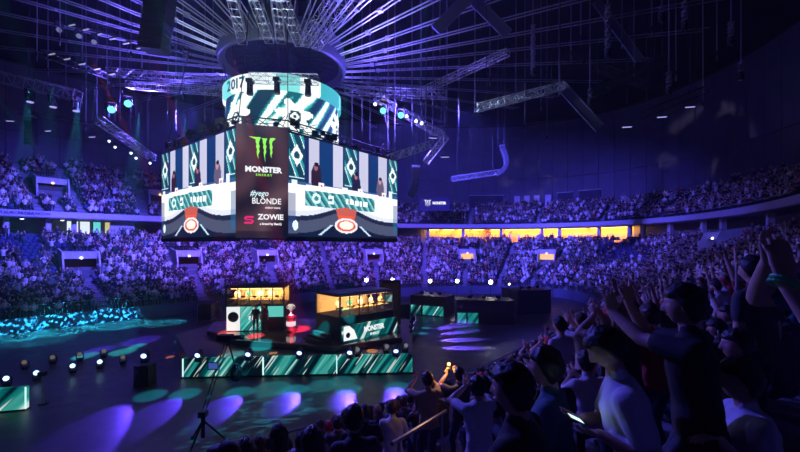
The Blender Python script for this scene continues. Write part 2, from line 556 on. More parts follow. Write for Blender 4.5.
# ---------------------------------------------------------------- entrances cut into the stands
REDM = mat('dark_red_curtain', (0.16, 0.012, 0.02), 0.8)
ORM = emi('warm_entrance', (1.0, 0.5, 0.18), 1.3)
VOM = []        # (upper?, phi, k0, k1, halfwidth)
def vomitory(px, py, up, w, nrows, fill, label, lampc):
    phi, i0 = bowl_at(px, py, up)
    rowf = row_up if up else row_low
    k0, z0 = rowf(phi, i0); d = (UROWD if up else ROWD)
    k1, z1 = rowf(phi, i0 + nrows)
    ztop = z0 + 2.25
    inn = inward(phi, k0); rz = math.atan2(-inn.x, inn.y)     # local +y points into the arena
    c = oval(phi, k0, z0)
    t = thing('stand_entrance', label, 'entrance', c, rz)
    L_ = k1 - k0 + 0.4
    for s in (-1, 1):                                          # sloping side walls
        x = s * w / 2
        MB().prism([(x, 0.6, 0.0), (x, 0.6, 0.95), (x, 0.0, ztop - z0 + 0.0), (x, -L_, z1 - z0 + 0.95), (x, -L_, 0.0)], (0.16 * s, 0, 0)).build('side_wall', PALE, t)
    MB().box((0, -0.2, ztop - z0 - 0.35), (w, 0.2, 0.7)).build('lintel', PALE, t)
    MB().box((0, -L_ / 2 - 0.2, ztop - z0 - 0.05), (w, L_ - 0.2, 0.12)).build('roof_slab', PALE, t)
    MB().box((0, -1.1, (ztop - z0 - 0.7) / 2), (w, 0.08, ztop - z0 - 0.7)).build('curtain', fill, t)  # closing panel; the orange fill glows in place of a lit passage
    MB().ball((0, -0.05, ztop - z0 - 0.62), 0.13, 10, 6).build('lamp', emi('lamp_' + lampc, {'white': (0.8, 0.8, 1), 'warm': (1, 0.6, 0.2)}[lampc], 3.0), t, True)
    VOM.append((up, phi, k0 - 1.0, k1 + 1.05, w / 2 + 0.68))
vomitory(82, 275, False, 2.7, 5, REDM, 'pale walled stand entrance with red curtain below the lit doorways', 'white')
vomitory(190, 269, False, 2.4, 5, REDM, 'pale walled stand entrance with red curtain under the video cube', 'white')
vomitory(268, 267, False, 2.4, 5, REDM, 'pale walled stand entrance behind the stage booths', 'white')
vomitory(374, 265, False, 2.4, 5, REDM, 'pale stand entrance above the floodlights beside the glass booth', 'white')
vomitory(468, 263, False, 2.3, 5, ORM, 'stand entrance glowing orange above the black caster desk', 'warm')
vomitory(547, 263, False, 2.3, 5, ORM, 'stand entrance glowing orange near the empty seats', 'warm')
vomitory(52, 197, True, 2.6, 5, BLACK, 'pale entrance box in the upper stand near the panelled wall', 'warm')
vomitory(160, 206, True, 2.4, 4, BLACK, 'pale entrance box in the upper stand beside the video cube', 'warm')
vomitory(712, 256, False, 3.0, 6, BLACK, 'lilac walled entrance box in the lower stand beside dark columns', 'white')
# ---------------------------------------------------------------- stairs between the blocks
AISLE_LOW = [(v[1], v[2] + .3) for v in VOM if not v[0]]
AISLE_LOW += [(bowl_at(x, y)[0], 99) for x, y in ((325, 266), (424, 262), (508, 262), (600, 262), (655, 262))]
AISLE_LOW.append((PHI_CAM + 0.02, 99))
AISLE_UP = [(v[1], v[2] + .3) for v in VOM if v[0]] + [(bowl_at(x, y, True)[0], 99) for x, y in ((27, 190), (70, 190), (137, 200), (470, 222), (540, 218), (610, 214), (680, 205))]
STEPM = mat('stair_paint', (0.24, 0.22, 0.28), 0.75, noise_amt=0.15)
def up_only_short(ph, km): return km < row_up(ph, 0)[0]
def stair(phi, up, kmax):
    rowf = row_up if up else row_low; n = n_upper(phi) if up else NROW; d = UROWD if up else ROWD
    t = thing('stair_flight', ('pale stair flight climbing between the blocks of the upper stand' if up else 'pale stair flight climbing between the blocks of the lower stand'), 'stairs', (0, 0, 0), 0, 'stairs of the upper stand' if up else 'stairs of the lower stand', 'structure')
    for i in range(n):
        if any(v[0] == up and abs(v[1] - phi) * speed(phi, v[2]) < v[4] + 0.5 and v[2] - 0.4 < rowf(phi, i)[0] < v[3] + 0.2 for v in VOM): continue
        k, z = rowf(phi, i)
        if k > kmax: break
        inn = inward(phi, k); rz = math.atan2(-inn.x, inn.y)
        o = MB().box((0, 0, 0.02), (0.9, d - 0.06, 0.05)).box((0, -d / 4, 0.11), (0.9, d / 2 - 0.06, 0.19)).build('step', STEPM, t)
        o.location = oval(phi, k, z); o.rotation_euler.z = rz
for ph, km in AISLE_LOW:
    if dphi_cam(ph) > 0.3: stair(ph, False, km)
for ph, km in AISLE_UP:
    if not up_only_short(ph, km): stair(ph, True, km)

# ---------------------------------------------------------------- barrier at the front of the lower tier
RAILM = mat('railing_paint', (0.20, 0.20, 0.26), 0.5, 0.3)
WALLF = mat('front_wall_paint', (0.10, 0.11, 0.20), 0.6)
for s in range(32):
    p0 = 2 * PI * s / 32; p1 = 2 * PI * (s + 1) / 32 - .004; p0 += .004
    mid = oval((p0 + p1) / 2, 0.35)
    if mid.y < 6: continue
    x_, y_ = pix(mid + Vector((0, 0, 1)))
    if not -120 < x_ < 900: continue
    t = thing('crowd_barrier', 'dark blue barrier wall with upright bars before the first seat row', 'barrier', (0, 0, 0), 0, 'barriers around the arena floor')
    ph = [p0 + (p1 - p0) * j / 6 for j in range(7)]
    strip('front_wall', WALLF, 0.20, 0.0, 1.15, 0.1, ph, t)
    mb = MB()
    mb.path([oval(p, 0.15, 2.1) for p in ph], 0.03)
    mb.build('top_rail', RAILM, t)
    mb = MB(); n = int(speed(p0, 0.3) * (p1 - p0) / 0.28)
    for j in range(n):
        q = p0 + (p1 - p0) * j / n
        mb.tube(oval(q, 0.15, 1.1), oval(q, 0.15, 2.1), 0.014, 4, caps=False)
    tag(mb.build('bar', RAILM, t), kind='stuff')
# ================================================================ video cube
def lin(c): 
    c = np.asarray(c, float) / 255.0
    return np.where(c <= 0.04045, c / 12.92, ((c + 0.055) / 1.055) ** 2.4)
def paint(C, mask, c, a=1.0):
    m = (mask * a)[..., None]
    C[:] = C * (1 - m) + lin(c) * m
def ell(U, V, cu, cv, ru, rv): return (((U - cu) / ru) ** 2 + ((V - cv) / rv) ** 2 < 1).astype(float)
def rect(U, V, u0, u1, v0, v1): return ((U > u0) & (U < u1) & (V > v0) & (V < v1)).astype(float)

def broadcast(U, V):
    "three hosts at a curved white desk before blue curtains and teal banners"
    C = np.zeros(U.shape + (3,)); C[:] = lin((22, 40, 92))
    for (u0, u1, c) in ((0, .12, (18, 58, 78)), (.145, .228, (188, 188, 212)), (.228, .342, (14, 54, 104)), (.342, .428, (196, 196, 218)),
                        (.44, .565, (18, 70, 88)), (.58, .672, (190, 190, 214)), (.68, .78, (14, 50, 100)), (.78, .875, (186, 186, 210)), (.89, 1.0, (18, 80, 96))):
        paint(C, rect(U, V, u0, u1, .42, 1.0), c)
    for (u0, u1) in ((0, .12), (.44, .565), (.89, 1.0)):       # teal banners: slanting bars and an emblem
        w = u1 - u0; s = ((U - u0) / w * .6 + V * 1.3) % .34
        paint(C, rect(U, V, u0 + .006, u1 - .006, .58, 1.0) * (s < .12), (40, 150, 160))
        paint(C, rect(U, V, u0 + .006, u1 - .006, .58, 1.0) * (s < .03), (225, 250, 245))
        c = (u0 + u1) / 2
        paint(C, (np.abs(U - c) / .045 + np.abs(V - .80) / .11 < 1) * 1.0, (235, 245, 245))
        paint(C, ell(U, V, c, .80, .020, .035), (25, 70, 80))
        paint(C, rect(U, V, u0 + .006, u1 - .006, .572, .585), (200, 225, 240))
    paint(C, rect(U, V, 0, 1, .42, .55), (60, 96, 150), .75)
    paint(C, rect(U, V, .02, .06, .42, .56), (225, 232, 245)); paint(C, rect(U, V, .42, .47, .42, .56), (225, 232, 245)); paint(C, rect(U, V, .90, .94, .44, .60), (225, 232, 245))
    for (cu, ct, c, sk) in ((.205, .735, (44, 26, 48), (150, 96, 100)), (.552, .72, (30, 30, 62), (165, 110, 115)), (.80, .715, (96, 86, 112), (190, 140, 140))):
        paint(C, ell(U, V, cu, ct - .125, .042, .14), c)
        paint(C, ell(U, V, cu - .004, ct - .015, .016, .040), sk)
        paint(C, ell(U, V, cu + .002, ct + .012, .018, .022), (30, 20, 30))
        paint(C, rect(U, V, cu + .018, cu + .062, .495, .565), (235, 236, 248))
        paint(C, ell(U, V, cu + .04, .528, .009, .014), (190, 60, 50))
    top = .515 + .02 * np.cos((U - .45) * 4)
    bot = .20 + .13 * np.exp(-((U - .46) / .22) ** 2)
    desk = ((V < top) & (V > bot)).astype(float)
    paint(C, (V <= bot).astype(float), (30, 36, 60))
    paint(C, ((V <= bot - .05) & (V > bot - .17)) * 1.0, (78, 86, 112), .8)
    paint(C, ((V <= bot - .17)) * 1.0, (16, 26, 52))
    paint(C, desk, (246, 247, 252))
    paint(C, desk * (V < bot + .05), (206, 214, 234), .8)
    t = (U - .12) / .62
    ins = ((t > 0) & (t < 1) & (V > top - .205 - .02 * np.cos((U - .45) * 4)) & (V < top - .055)).astype(float)
    paint(C, ins, (52, 128, 136))
    s = (U * 2.2 + V * 1.1) % .13
    paint(C, ins * (s < .045), (130, 200, 198)); paint(C, ins * ((s > .06) & (s < .08)), (24, 78, 96))
    mid = top - .135
    paint(C, ell(U, V, .205, .395, .035, .055), (215, 238, 236)); paint(C, ell(U, V, .205, .395, .017, .026), (52, 128, 136))
    for (u0, u1, dv) in ((.30, .345, .045), (.455, .48, .03), (.49, .53, .03), (.54, .575, .03), (.585, .61, .03), (.62, .665, .03)):
        paint(C, rect(U, V, u0, u1, -1, 2) * (np.abs(V - mid + .0) < dv) * 1.0, (240, 250, 250))
    paint(C, rect(U, V, .30, .335, -1, 2) * (np.abs(V - mid) < .012), (52, 128, 136))
    cone = ((np.abs(U - .46) < .055 + (V - .12) * .22) & (V > .13) & (V < bot)).astype(float)
    paint(C, cone, (226, 88, 60)); paint(C, cone * (V > .24), (150, 90, 90), .5)
    paint(C, ell(U, V, .46, .13, .105, .085), (236, 228, 232)); paint(C, ell(U, V, .46, .13, .085, .062), (214, 92, 66)); paint(C, ell(U, V, .46, .135, .065, .045), (255, 240, 225))
    for s_ in (-1, 1):
        ln = np.abs((U - .46) * s_ - (.13 + (.13 - V) * .9)) < .012
        paint(C, (ln & (V < .13) & (V > 0.02)) * 1.0, (190, 214, 236))
    paint(C, rect(U, V, 0, .05, .06, .42), (36, 66, 120), .6); paint(C, ell(U, V, .05, .11, .02, .05), (220, 236, 245))
    paint(C, rect(U, V, .95, 1, .06, .42), (36, 96, 140), .6)
    return C

def smoke_panel(U, V):
    "dark sponsor panel with soft brown rings of smoke"
    C = np.zeros(U.shape + (3,)); C[:] = lin((17, 18, 34))
    x, y = U, V * 2.1
    d = np.hypot(x + .05, (y - 1.35) * .8)
    for (r, w, a) in ((.35, .16, .55), (.95, .22, .5)):
        paint(C, np.exp(-((d - r) / w) ** 2), (104, 74, 84), a)
    d2 = np.hypot(x - 1.2, (y - .2))
    paint(C, np.exp(-((d2 - .7) / .13) ** 2), (112, 84, 92), .55)
    paint(C, np.exp(-((x - .05) / .12) ** 2 - ((y - 1.7) / .5) ** 2), (110, 76, 82), .6)
    paint(C, (V < .06) * 1.0, (14, 16, 40), .6)
    return C

LED = attr_mat('led_pixels', 1.0)
LEDB = attr_mat('led_pixels_bright', 1.25)
A_ = Vector((-9.16, 21.5, 0)); L_ = Vector((-17.28, 27.95, 0)); A2 = Vector((-6.50, 22.36, 0)); R_ = Vector((-0.23, 30.19, 0))
ZB, ZT = 7.5, 13.53
cen = Vector((CX, CY, 0))
def face(a, b):
    def P(u, v):
        x = a.x + (b.x - a.x) * u; y = a.y + (b.y - a.y) * u
        return np.stack([x, y, ZB + (ZT - ZB) * v], -1)
    return P
def outset(a, b, d):
    n = Vector((b.y - a.y, a.x - b.x, 0)).normalized()
    if n.dot(a - cen) < 0: n = -n
    return n * d
cube = thing('video_cube', 'hanging video cube with two bright screens showing hosts at a white desk', 'video screen', (0, 0, 0))
L2 = L_ + (R_ - A2).normalized() * 2.0; R2 = R_ + (L_ - A_).normalized() * 2.0
B1 = L2 + (R_ - A2) * 0.9; B2 = R2 + (L_ - A_) * 0.9
ol = [A_, L_, L2, B1, B2, R2, R_, A2]
cc = Vector((0, 0, 0))
for p in ol: cc += p
cc /= len(ol); cen = cc
mb = MB()
inner = [cc + (p - cc) * 0.975 for p in ol]
mb.prism([(p.x, p.y, ZB - 0.05) for p in inner], (0, 0, ZT - ZB + 0.15))
mb.build('cabinet', BLACK, cube)
for (a, b) in ((L_, A_), (A2, R_)):
    o = outset(a, b, 0.02)
    s_ = pixel_wall('screen', broadcast, 176, 99, face(a + o, b + o), LEDB, cube)
    o = outset(a, b, 0.03)
    for (p, q, z0, z1) in ((a, b, ZB - 0.28, ZB - 0.02), (a, b, ZT + 0.0, ZT + 0.12)):
        d = outset(a, b, -0.3)
        MB().prism([(p.x + o.x, p.y + o.y, z0), (q.x + o.x, q.y + o.y, z0), (q.x + o.x, q.y + o.y, z1), (p.x + o.x, p.y + o.y, z1)], d).build('screen_frame', BLACK, cube)
# sponsor panel across the corner, a little taller than the screens
o = outset(A_, A2, 0.1); a, b = A_ + o, A2 + o
zb0, zt0 = ZB - 0.1, ZT + 0.25
def Pp(u, v): return np.stack([a.x + (b.x - a.x) * u, a.y + (b.y - a.y) * u, zb0 + (zt0 - zb0) * v], -1)
sp = pixel_wall('sponsor_panel', smoke_panel, 48, 100, Pp, LED, cube)
sp['label'] = 'dark sponsor panel with green claw mark on the corner of the cube'
mb = MB().prism([(a.x, a.y, zb0), (b.x, b.y, zb0), (b.x, b.y, zt0), (a.x, a.y, zt0)], outset(A_, A2, -0.09) * 1.0)
for i, v in enumerate(mb.v):
    n_ = outset(A_, A2, -0.01); mb.v[i] = (v[0] + n_.x, v[1] + n_.y, v[2])
mb.build('sponsor_frame', BLACK, cube)
ex = (b - a).normalized(); ez = Vector((ex.y, -ex.x, 0)); PW = (b - a).length; PH = zt0 - zb0
def onp(u, v, d=0.03):
    p = a + ex * (PW * u) + ez * d
    return Matrix.Translation((p.x, p.y, zb0 + PH * v)) @ Matrix(((ex.x, 0, ez.x), (ex.y, 0, ez.y), (0, 1, 0))).to_4x4()
GREEN = emi('green_claw', (0.30, 0.95, 0.10), 1.1); WHITE = emi('white_print', (0.95, 0.97, 1.0), 1.0); PINK = emi('pink_print', (0.95, 0.03, 0.22), 0.9); CYANP = emi('pale_cyan_print', (0.7, 0.95, 1.0), 1.0)
def claws(name, m, parent, M, h):
    "three torn claw strokes, the middle one longest; drawn in a box of height h"
    for (x0, x1, top, bot, hook) in ((-.46, -.14, 1.0, .10, -.16), (-.12, .17, .97, -.02, 0), (.20, .46, 1.0, .16, .10)):
        w = x1 - x0; pts = []
        pts += [(x0 + hook - (.10 if hook < 0 else 0), top), (x0 + w * .35, top - .01), (x1 - w * .05, top + (.0 if hook <= 0 else .01))]
        if hook > 0: pts += [(x1 + hook, top - .02)]
        right = [(x1 - w * .22, .86), (x1 - w * .34, .72), (x1 - w * .18, .64), (x1 - w * .30, .50), (x1 - w * .20, .42), (x1 - w * .42, .28), (x0 + w * .62, bot)]
        left = [(x0 + w * .42, .26), (x0 + w * .34, .40), (x0 + w * .44, .46), (x0 + w * .26, .60), (x0 + w * .34, .70), (x0 + w * .20, .80), (x0 + w * .22, .90)]
        pts += right + left
        mb = MB(); mb.prism([(p[0] * h * .82, (p[1] - .5) * h, 0) for p in pts], (0, 0, 0.01))
        ob = mb.build(name, m, parent); ob.data.transform(M)
claws('claw_mark', GREEN, sp, onp(.53, .785), 1.38)
text_mesh('lettering', 'MONSTER', .42, WHITE, sp, onp(.52, .605), bold=.022, sx=1.02)
text_mesh('lettering', 'E N E R G Y', .17, GREEN, sp, onp(.53, .558), bold=.006)
text_mesh('lettering', '#yego', .46, CYANP, sp, onp(.44, .395), shear=.25, bold=.008, sx=.85)
text_mesh('lettering', 'BLONDE', .46, WHITE, sp, onp(.58, .325), bold=.008, sx=.88)
text_mesh('lettering', 'ENERGY DRINK', .13, WHITE, sp, onp(.70, .268), bold=.004, sx=.9)
text_mesh('lettering', 'ZOWIE', .42, WHITE, sp, onp(.66, .185), bold=.016)
text_mesh('lettering', 'a brand by BenQ', .17, WHITE, sp, onp(.66, .125), bold=.008)
mb = MB()                                                      # rounded pink S mark
pts = [(.26, .22), (-.16, .22), (-.26, .12), (-.26, .06), (-.16, -.02), (.12, -.02), (.16, -.06), (.12, -.10), (-.26, -.10), (-.26, -.22), (.16, -.22), (.26, -.12), (.26, -.04), (.16, .05), (-.12, .05), (-.15, .08), (-.12, .11), (.26, .11)]
mb.prism([(x * .95, y, 0) for x, y in pts], (0, 0, .01)); ob = mb.build('emblem', PINK, sp); ob.data.transform(onp(.245, .158))
# upper hoist frame of the cube
top = MB()
n8 = len(ol)
for i in range(n8):
    p, q = inner[i], inner[(i + 1) % n8]
    for z in (ZT + .25, ZT + .75): top.tube((p.x, p.y, z), (q.x, q.y, z), .04)
    k = max(2, int((q - p).length / .7))
    for j in range(k):
        c0 = p + (q - p) * (j / k); c1 = p + (q - p) * ((j + 1) / k)
        top.tube((c0.x, c0.y, ZT + .25), (c1.x, c1.y, ZT + .75), .022, 4)
top.build('rigging_frame', BLACK, cube)
rg = MB(); rq = random.Random(3)                              # cables, boxes and clamps along the front top edge
for (p, q) in ((inner[1], inner[0]), (inner[0], inner[7]), (inner[7], inner[6])):
    n_c = int((q - p).length / .32)
    for j in range(n_c):
        c0 = p + (q - p) * (j / n_c); z0 = ZT + .2 + rq.random() * .6
        if rq.random() < .4: rg.box((c0.x, c0.y, z0 + .1), (.2 + rq.random() * .25, .2, .15 + rq.random() * .35), rq.random())
        c1 = p + (q - p) * min(1, (j + 1 + rq.random() * 2) / n_c); rg.tube((c0.x, c0.y, z0), (c1.x, c1.y, ZT + .3 + rq.random() * .9), .02, 4)
tag(rg.build('rigging_cables', BLACK, cube), kind='stuff')
for i in (0, 1, 3, 4, 6, 7):
    p = inner[i]
    MB().tube((p.x, p.y, ZT), (cc.x + (p.x - cc.x) * .6, cc.y + (p.y - cc.y) * .6, 29.9), .025, 5).build('suspension_cable', DARK, cube)

# ---------------------------------------------------------------- round LED banner above the cube
CR = 4.06; CZ0, CZ1 = 13.8, 18.15
cyl = thing('ring_screen', 'round LED screen with teal and white streaks above the video cube', 'video screen', (CX, CY, 0))
def ring_pic(U, V):
    X = U * 2 * PI * CR; Y = V * (CZ1 - CZ0) + 1.6
    C = np.zeros(U.shape + (3,))
    t = X * .88 - Y * .62; s = X * .3 + Y
    r = np.zeros_like(t)
    gen = np.random.default_rng(5)
    for _ in range(46):
        f_ = gen.uniform(.9, 5.5); ph = gen.uniform(0, 6.28); g_ = gen.uniform(-.22, .22)
        r += np.sin(t * f_ * 2 + ph + g_ * s * 2) / (f_ ** .55)
    r = r / r.std()
    C[:] = lin((10, 92, 104))
    paint(C, (r < -.9) * 1.0, (6, 48, 66)); paint(C, (r > -.15) * 1.0, (44, 160, 158)); paint(C, (r > .3) * 1.0, (150, 222, 214)); paint(C, (r > .55) * 1.0, (246, 252, 250))
    for xc in np.arange(0, 2 * PI * CR, 4.2):                  # round emblem on a white burst
        a = np.arctan2(Y - 3.3, X - xc); d = np.hypot(X - xc, (Y - 3.3))
        paint(C, (d < 1.05 + .25 * np.sin(a * 7)) * 1.0, (248, 252, 250))
        paint(C, ((d < .42) & (d > .26)) * 1.0, (20, 60, 70)); paint(C, (d < .14) * 1.0, (20, 60, 70))
    band = (Y > 4.95) * 1.0
    paint(C, band, (232, 246, 246))
    paint(C, band * (np.sin(X * 1.3) > .55), (120, 214, 210)); paint(C, band * (np.sin(X * .55 + 1) > .8), (52, 170, 170))
    return C
def Pc(u, v):
    th = u * 2 * PI
    rr = CR + .18 * (v > .77)
    return np.stack([rr * np.cos(th), rr * np.sin(th), CZ0 + (CZ1 - CZ0) * v], -1)
pixel_wall('led_wall', ring_pic, 260, 46, Pc, LEDB, cyl)
MB().lathe([(CR + .22, CZ1), (CR - .25, CZ1), (CR - .25, CZ1 - .3)], n=64).build('top_rim', DARK, cyl)
MB().lathe([(CR - .02, CZ0), (CR - .3, CZ0 - .1), (CR - .3, CZ1 - .1)], n=64).build('inner_shell', BLACK, cyl)
for i in range(8):
    t = 2 * PI * i / 8 + .2
    MB().tube((CR * math.cos(t) * .95, CR * math.sin(t) * .95, CZ1 - .1), (4.3 * math.cos(t), 4.3 * math.sin(t), 20.3), .03, 5).build('hanger', DARK, cyl)
ang = math.atan2(-CY, -CX)                                   # towards the camera
for ch, da in (('2', -.98), ('0', -.86), ('1', -.77), ('7', -.67)):
    t = ang + da; rr = CR + .22
    nrm = Vector((math.cos(t), math.sin(t), 0)); tx = Vector((-nrm.y, nrm.x, 0))
    M = Matrix.Translation((nrm.x * rr, nrm.y * rr, CZ1 - .55)) @ Matrix(((tx.x, 0, nrm.x), (tx.y, 0, nrm.y), (0, 1, 0))).to_4x4()
    text_mesh('numeral', ch, .95, mat('teal_print', (0.02, 0.25, 0.28), .6), cyl, M, bold=.03)

# ---------------------------------------------------------------- ring of the roof
DR = 4.59; DZ = 20.1
hub = thing('roof_ring', 'dark round hub ring of the roof where the spokes meet', 'roof ring', (CX, CY, 0))
HUBM = mat('hub_paint', (0.035, 0.035, 0.06), .5, .3, noise_amt=.3, noise_scale=2)
MB().lathe([(DR - .55, DZ + .5), (DR - .3, DZ + .12), (DR - .1, DZ), (DR, DZ + .15), (DR + .06, DZ + .5), (DR, DZ + 1.0), (DR - .15, DZ + 1.9)], n=72).build('rim', mat('rim_paint', (.22, .22, .28), .45, .4), hub, True)
MB().lathe([(0.01, DZ + 1.1), (1.6, DZ + 1.0), (DR - .5, DZ + .45), (DR - .5, DZ + 2.0), (.01, DZ + 2.0)], n=72).build('soffit', HUBM, hub)
mb = MB()
for i in range(24):
    t = 2 * PI * i / 24
    mb.tube((1.0 * math.cos(t), 1.0 * math.sin(t), DZ + .98), (4.0 * math.cos(t), 4.0 * math.sin(t), DZ + .5), .03, 4)
mb.build('rib', DARK, hub)
for i in range(8):
    t = 2 * PI * i / 8
    MB().tube((3.5 * math.cos(t), 3.5 * math.sin(t), DZ + 1.9), (3.5 * math.cos(t), 3.5 * math.sin(t), 30), .12, 6).build('post', STEEL, hub)

# spokes: pairs of long steel tubes rising outward
def spoke(t, wob):
    d = Vector((math.cos(t), math.sin(t), 0)); s = Vector((-d.y, d.x, 0))
    g = thing('roof_spoke', 'pair of long thin steel tubes rising outward from the roof hub ring', 'roof spoke', (0, 0, 0), 0, 'spokes of the roof', 'structure')
    c = Vector((CX, CY, 0))
    def P(r, side, dz=0): 
        return c + d * r + s * (side * (.10 + r * .006)) + Vector((0, 0, DZ + .7 + (r - DR) * .20 + dz + wob))
    for side in (-1, 1):
        MB().tube(P(DR - .1, side), P(39, side), .045, 6).build('tube', ALU, g)
    mb = MB(); r = DR + 1
    while r < 38:
        mb.tube(P(r, -1), P(r, 1), .022, 4)
        r += 3.1
    tag(mb.build('tie', STEEL, g), kind='stuff')
    # clamp on the tubes
    rr = random.uniform(6.5, 9)
    MB().box((P(rr, 0) + P(rr, 0, .0)) / 2, (.3, .3, .2), t).build('clamp', ALU, g)
for i in range(40):
    t = 2 * PI * (i + .3) / 40
    spoke(t, random.uniform(-.15, .15))

# ---------------------------------------------------------------- box trusses of the lighting rig
def truss(p, q, w, label, group=None, m=ALU, bay=None, hang=True, thick=.025, name='lighting_truss'):
    p, q = Vector(p), Vector(q); d = (q - p); L = d.length; d.normalize()
    sd = d.cross(UP); sd.normalize(); up = sd.cross(d)
    t = thing(name, label, 'truss', (0, 0, 0), 0, group)
    cs = [(sd * a + up * b) * (w / 2) for a, b in ((-1, -1), (1, -1), (1, 1), (-1, 1))]
    for c in cs: MB().tube(p + c, q + c, thick, 5).build('chord', m, t)
    bay = bay or w; n = max(2, int(round(L / bay))); mb = MB()
    for j in range(n + 1):
        a = p + d * (L * j / n)
        for k in range(4):
            mb.tube(a + cs[k], a + cs[(k + 1) % 4], thick * .55, 4, caps=False)
            if j < n:
                b = p + d * (L * (j + 1) / n)
                x, y = (k, (k + 1) % 4) if j % 2 else ((k + 1) % 4, k)
                mb.tube(a + cs[x], b + cs[y], thick * .6, 4, caps=False)
    tag(mb.build('bracing', m, t), kind='stuff')
    if hang:
        for f_ in (.12, .88):
            a = p + d * (L * f_) + up * (w / 2)
            MB().tube(a, (a.x, a.y, 29.99), .018, 4).build('hoist_cable', DARK, t)
    return t
RIG = 'trusses of the lighting rig'
def tr(x0, y0, Y0, x1, y1, Y1, w, label, **kw): return truss(W(x0, y0, Y0), W(x1, y1, Y1), w, label, None, **kw)
# lattice girders running from the hub towards the viewer
for (xa, ya, xb, yb) in ((243, 41, 233, 0), (270, 40, 255, 0), (281, 40, 276, 0), (300, 43, 283, 0), (304, 43, 332, 0), (315, 46, 352, 0)):
    p = W(xa, ya, 24.8); q = W(xb, yb, 21.8); q2 = p + (q - p) * 3.2
    truss(p, q2, .55, 'pale lattice girder fanning from the roof hub over the stands', 'lattice girders fanning from the hub', hang=False, name='roof_girder')
tr(-30, 70, 30, 78, 96, 30, .8, 'pale box truss carrying three lamps above the upper stand')
tr(99, 120, 27, 153, 158, 33, .5, 'slanting box truss with small lamps beside the video cube')
tr(108, 72, 34, 232, 82, 34, .6, 'long level truss passing behind the slanting ones near the roof hub')
tr(128, 85, 31, 236, 93, 29, .5, 'lower level truss ending beside the round LED screen')
tr(250, 78, 23.8, 318, 80, 23.8, .5, 'short truss with black lamps hanging before the round LED screen')
tr(345, 90, 33, 446, 95, 33, .6, 'level truss above the row of small white lamps')
tr(376, 97, 31, 443, 136, 31, .5, 'sloping truss carrying the two cyan lamps')
tr(390, 158, 26, 432, 144, 28, .5, 'bright short truss with lit lattice beside the video cube')
tr(426, 162, 30, 446, 137, 30, .5, 'steep short truss crossing the bright lattice one')
tr(477, 108, 25, 563, 86, 25, .45, 'bright lattice truss hanging alone before the dark roof')
tr(420, 92, 37, 508, 52, 31, .5, 'dim truss rising towards the roof cross beams')
tr(452, 179, 42, 499, 172, 42, .5, 'low truss ending at the curved loudspeaker column')
tr(590, 95, 24, 665, 62, 24, .45, 'dark truss under the roof beside hanging chains', m=DARK)
tr(640, 116, 26, 705, 90, 26, .45, 'dark truss with stripe lights near the panelled wall', m=DARK)
tr(565, 55, 30, 660, 90, 30, .5, 'dark truss crossing under the roof at a slant', m=DARK)
tr(20, 112, 38, 92, 125, 38, .4, 'thin dark pipe truss over the upper stand seats', m=DARK)
tr(90, 26, 26, 190, 52, 26, .4, 'dim truss among the spokes beside the black loudspeaker', m=DARK)
tr(30, 50, 28, 105, 75, 28, .4, 'dim truss with dotted lamps above the lamp truss', m=DARK)
# broad flat roof cross beams
BEAMM = mat('cross_beam_paint', (.16, .14, .26), .5, .2)
for (x0, y0, x1, y1, Y, lab) in ((436, 30, 474, -8, 24, 'flat violet roof brace leaning towards the hub'), (466, -8, 508, 34, 25, 'flat violet roof brace leaning away from the hub'), (560, 84, 600, 128, 26, 'flat dark brace running down beside the bright lattice truss'), (596, 0, 640, 60, 30, 'flat dark brace between hanging chains')):
    p, q = W(x0, y0, Y), W(x1, y1, Y); d = (q - p).normalized(); sd = Vector((0, 1, 0)).cross(d).normalized()
    mb = MB().prism([p + sd * .32, p - sd * .32, q - sd * .32, q + sd * .32], (0, .15, 0))
    o = mb.build('roof_brace', BEAMM); tag(o, lab, 'roof brace')
    for s_ in (-1, 1):
        MB().tube(p + sd * .34 * s_, q + sd * .34 * s_, .05, 6).build('flange', BEAMM, o)
    m_ = (p if p.z > q.z else q)
    if m_.z < 29: MB().tube(m_, (m_.x, m_.y, 29.99), .04, 5).build('hanger_rod', DARK, o)

# ---------------------------------------------------------------- hanging chains, pipes and hoists
CHAINM = mat('chain_steel', (.30, .30, .36), .4, .6)
def hoist(px, y0, Y, big, label, group):
    p = W(px, y0, Y)
    t = thing('hoist_chain', label, 'hoist', (p.x, p.y, p.z), 0, group)
    MB().tube((0, 0, .5), (0, 0, 29.99 - p.z), .026 if not big else .035, 5).build('cable', CHAINM, t)
    if big:
        mb = MB()
        for j in range(int(big / .16)):
            mb.box((0, 0, .16 * j + .3), (.24, .24, .10), j * .5)
        mb.build('chain_links', CHAINM, t)
        MB().tube((0, 0, 0), (0, 0, .45), .16, 8).build('motor', DARK, t)
    else:
        MB().tube((0, 0, .25), (0, 0, .55), .06, 6).build('motor', DARK, t)
    MB().tube((0, 0, -.05), (0, 0, .28), .025, 5).build('hook', CHAINM, t)
for (px, y0, Y, big) in ((533, 75, 26, 3.2), (608, 58, 20, 2.6), (685, 30, 20, 1.4), (669, 95, 22, 1.2), (741, 80, 22, .8), (662, 22, 20, .7), (590, 105, 28, 1.0), (731, 45, 22, 1.2)):
    hoist(px, y0, Y, big, 'thick lit chain hanging below its hoist before the dark roof', 'thick hoist chains under the roof')
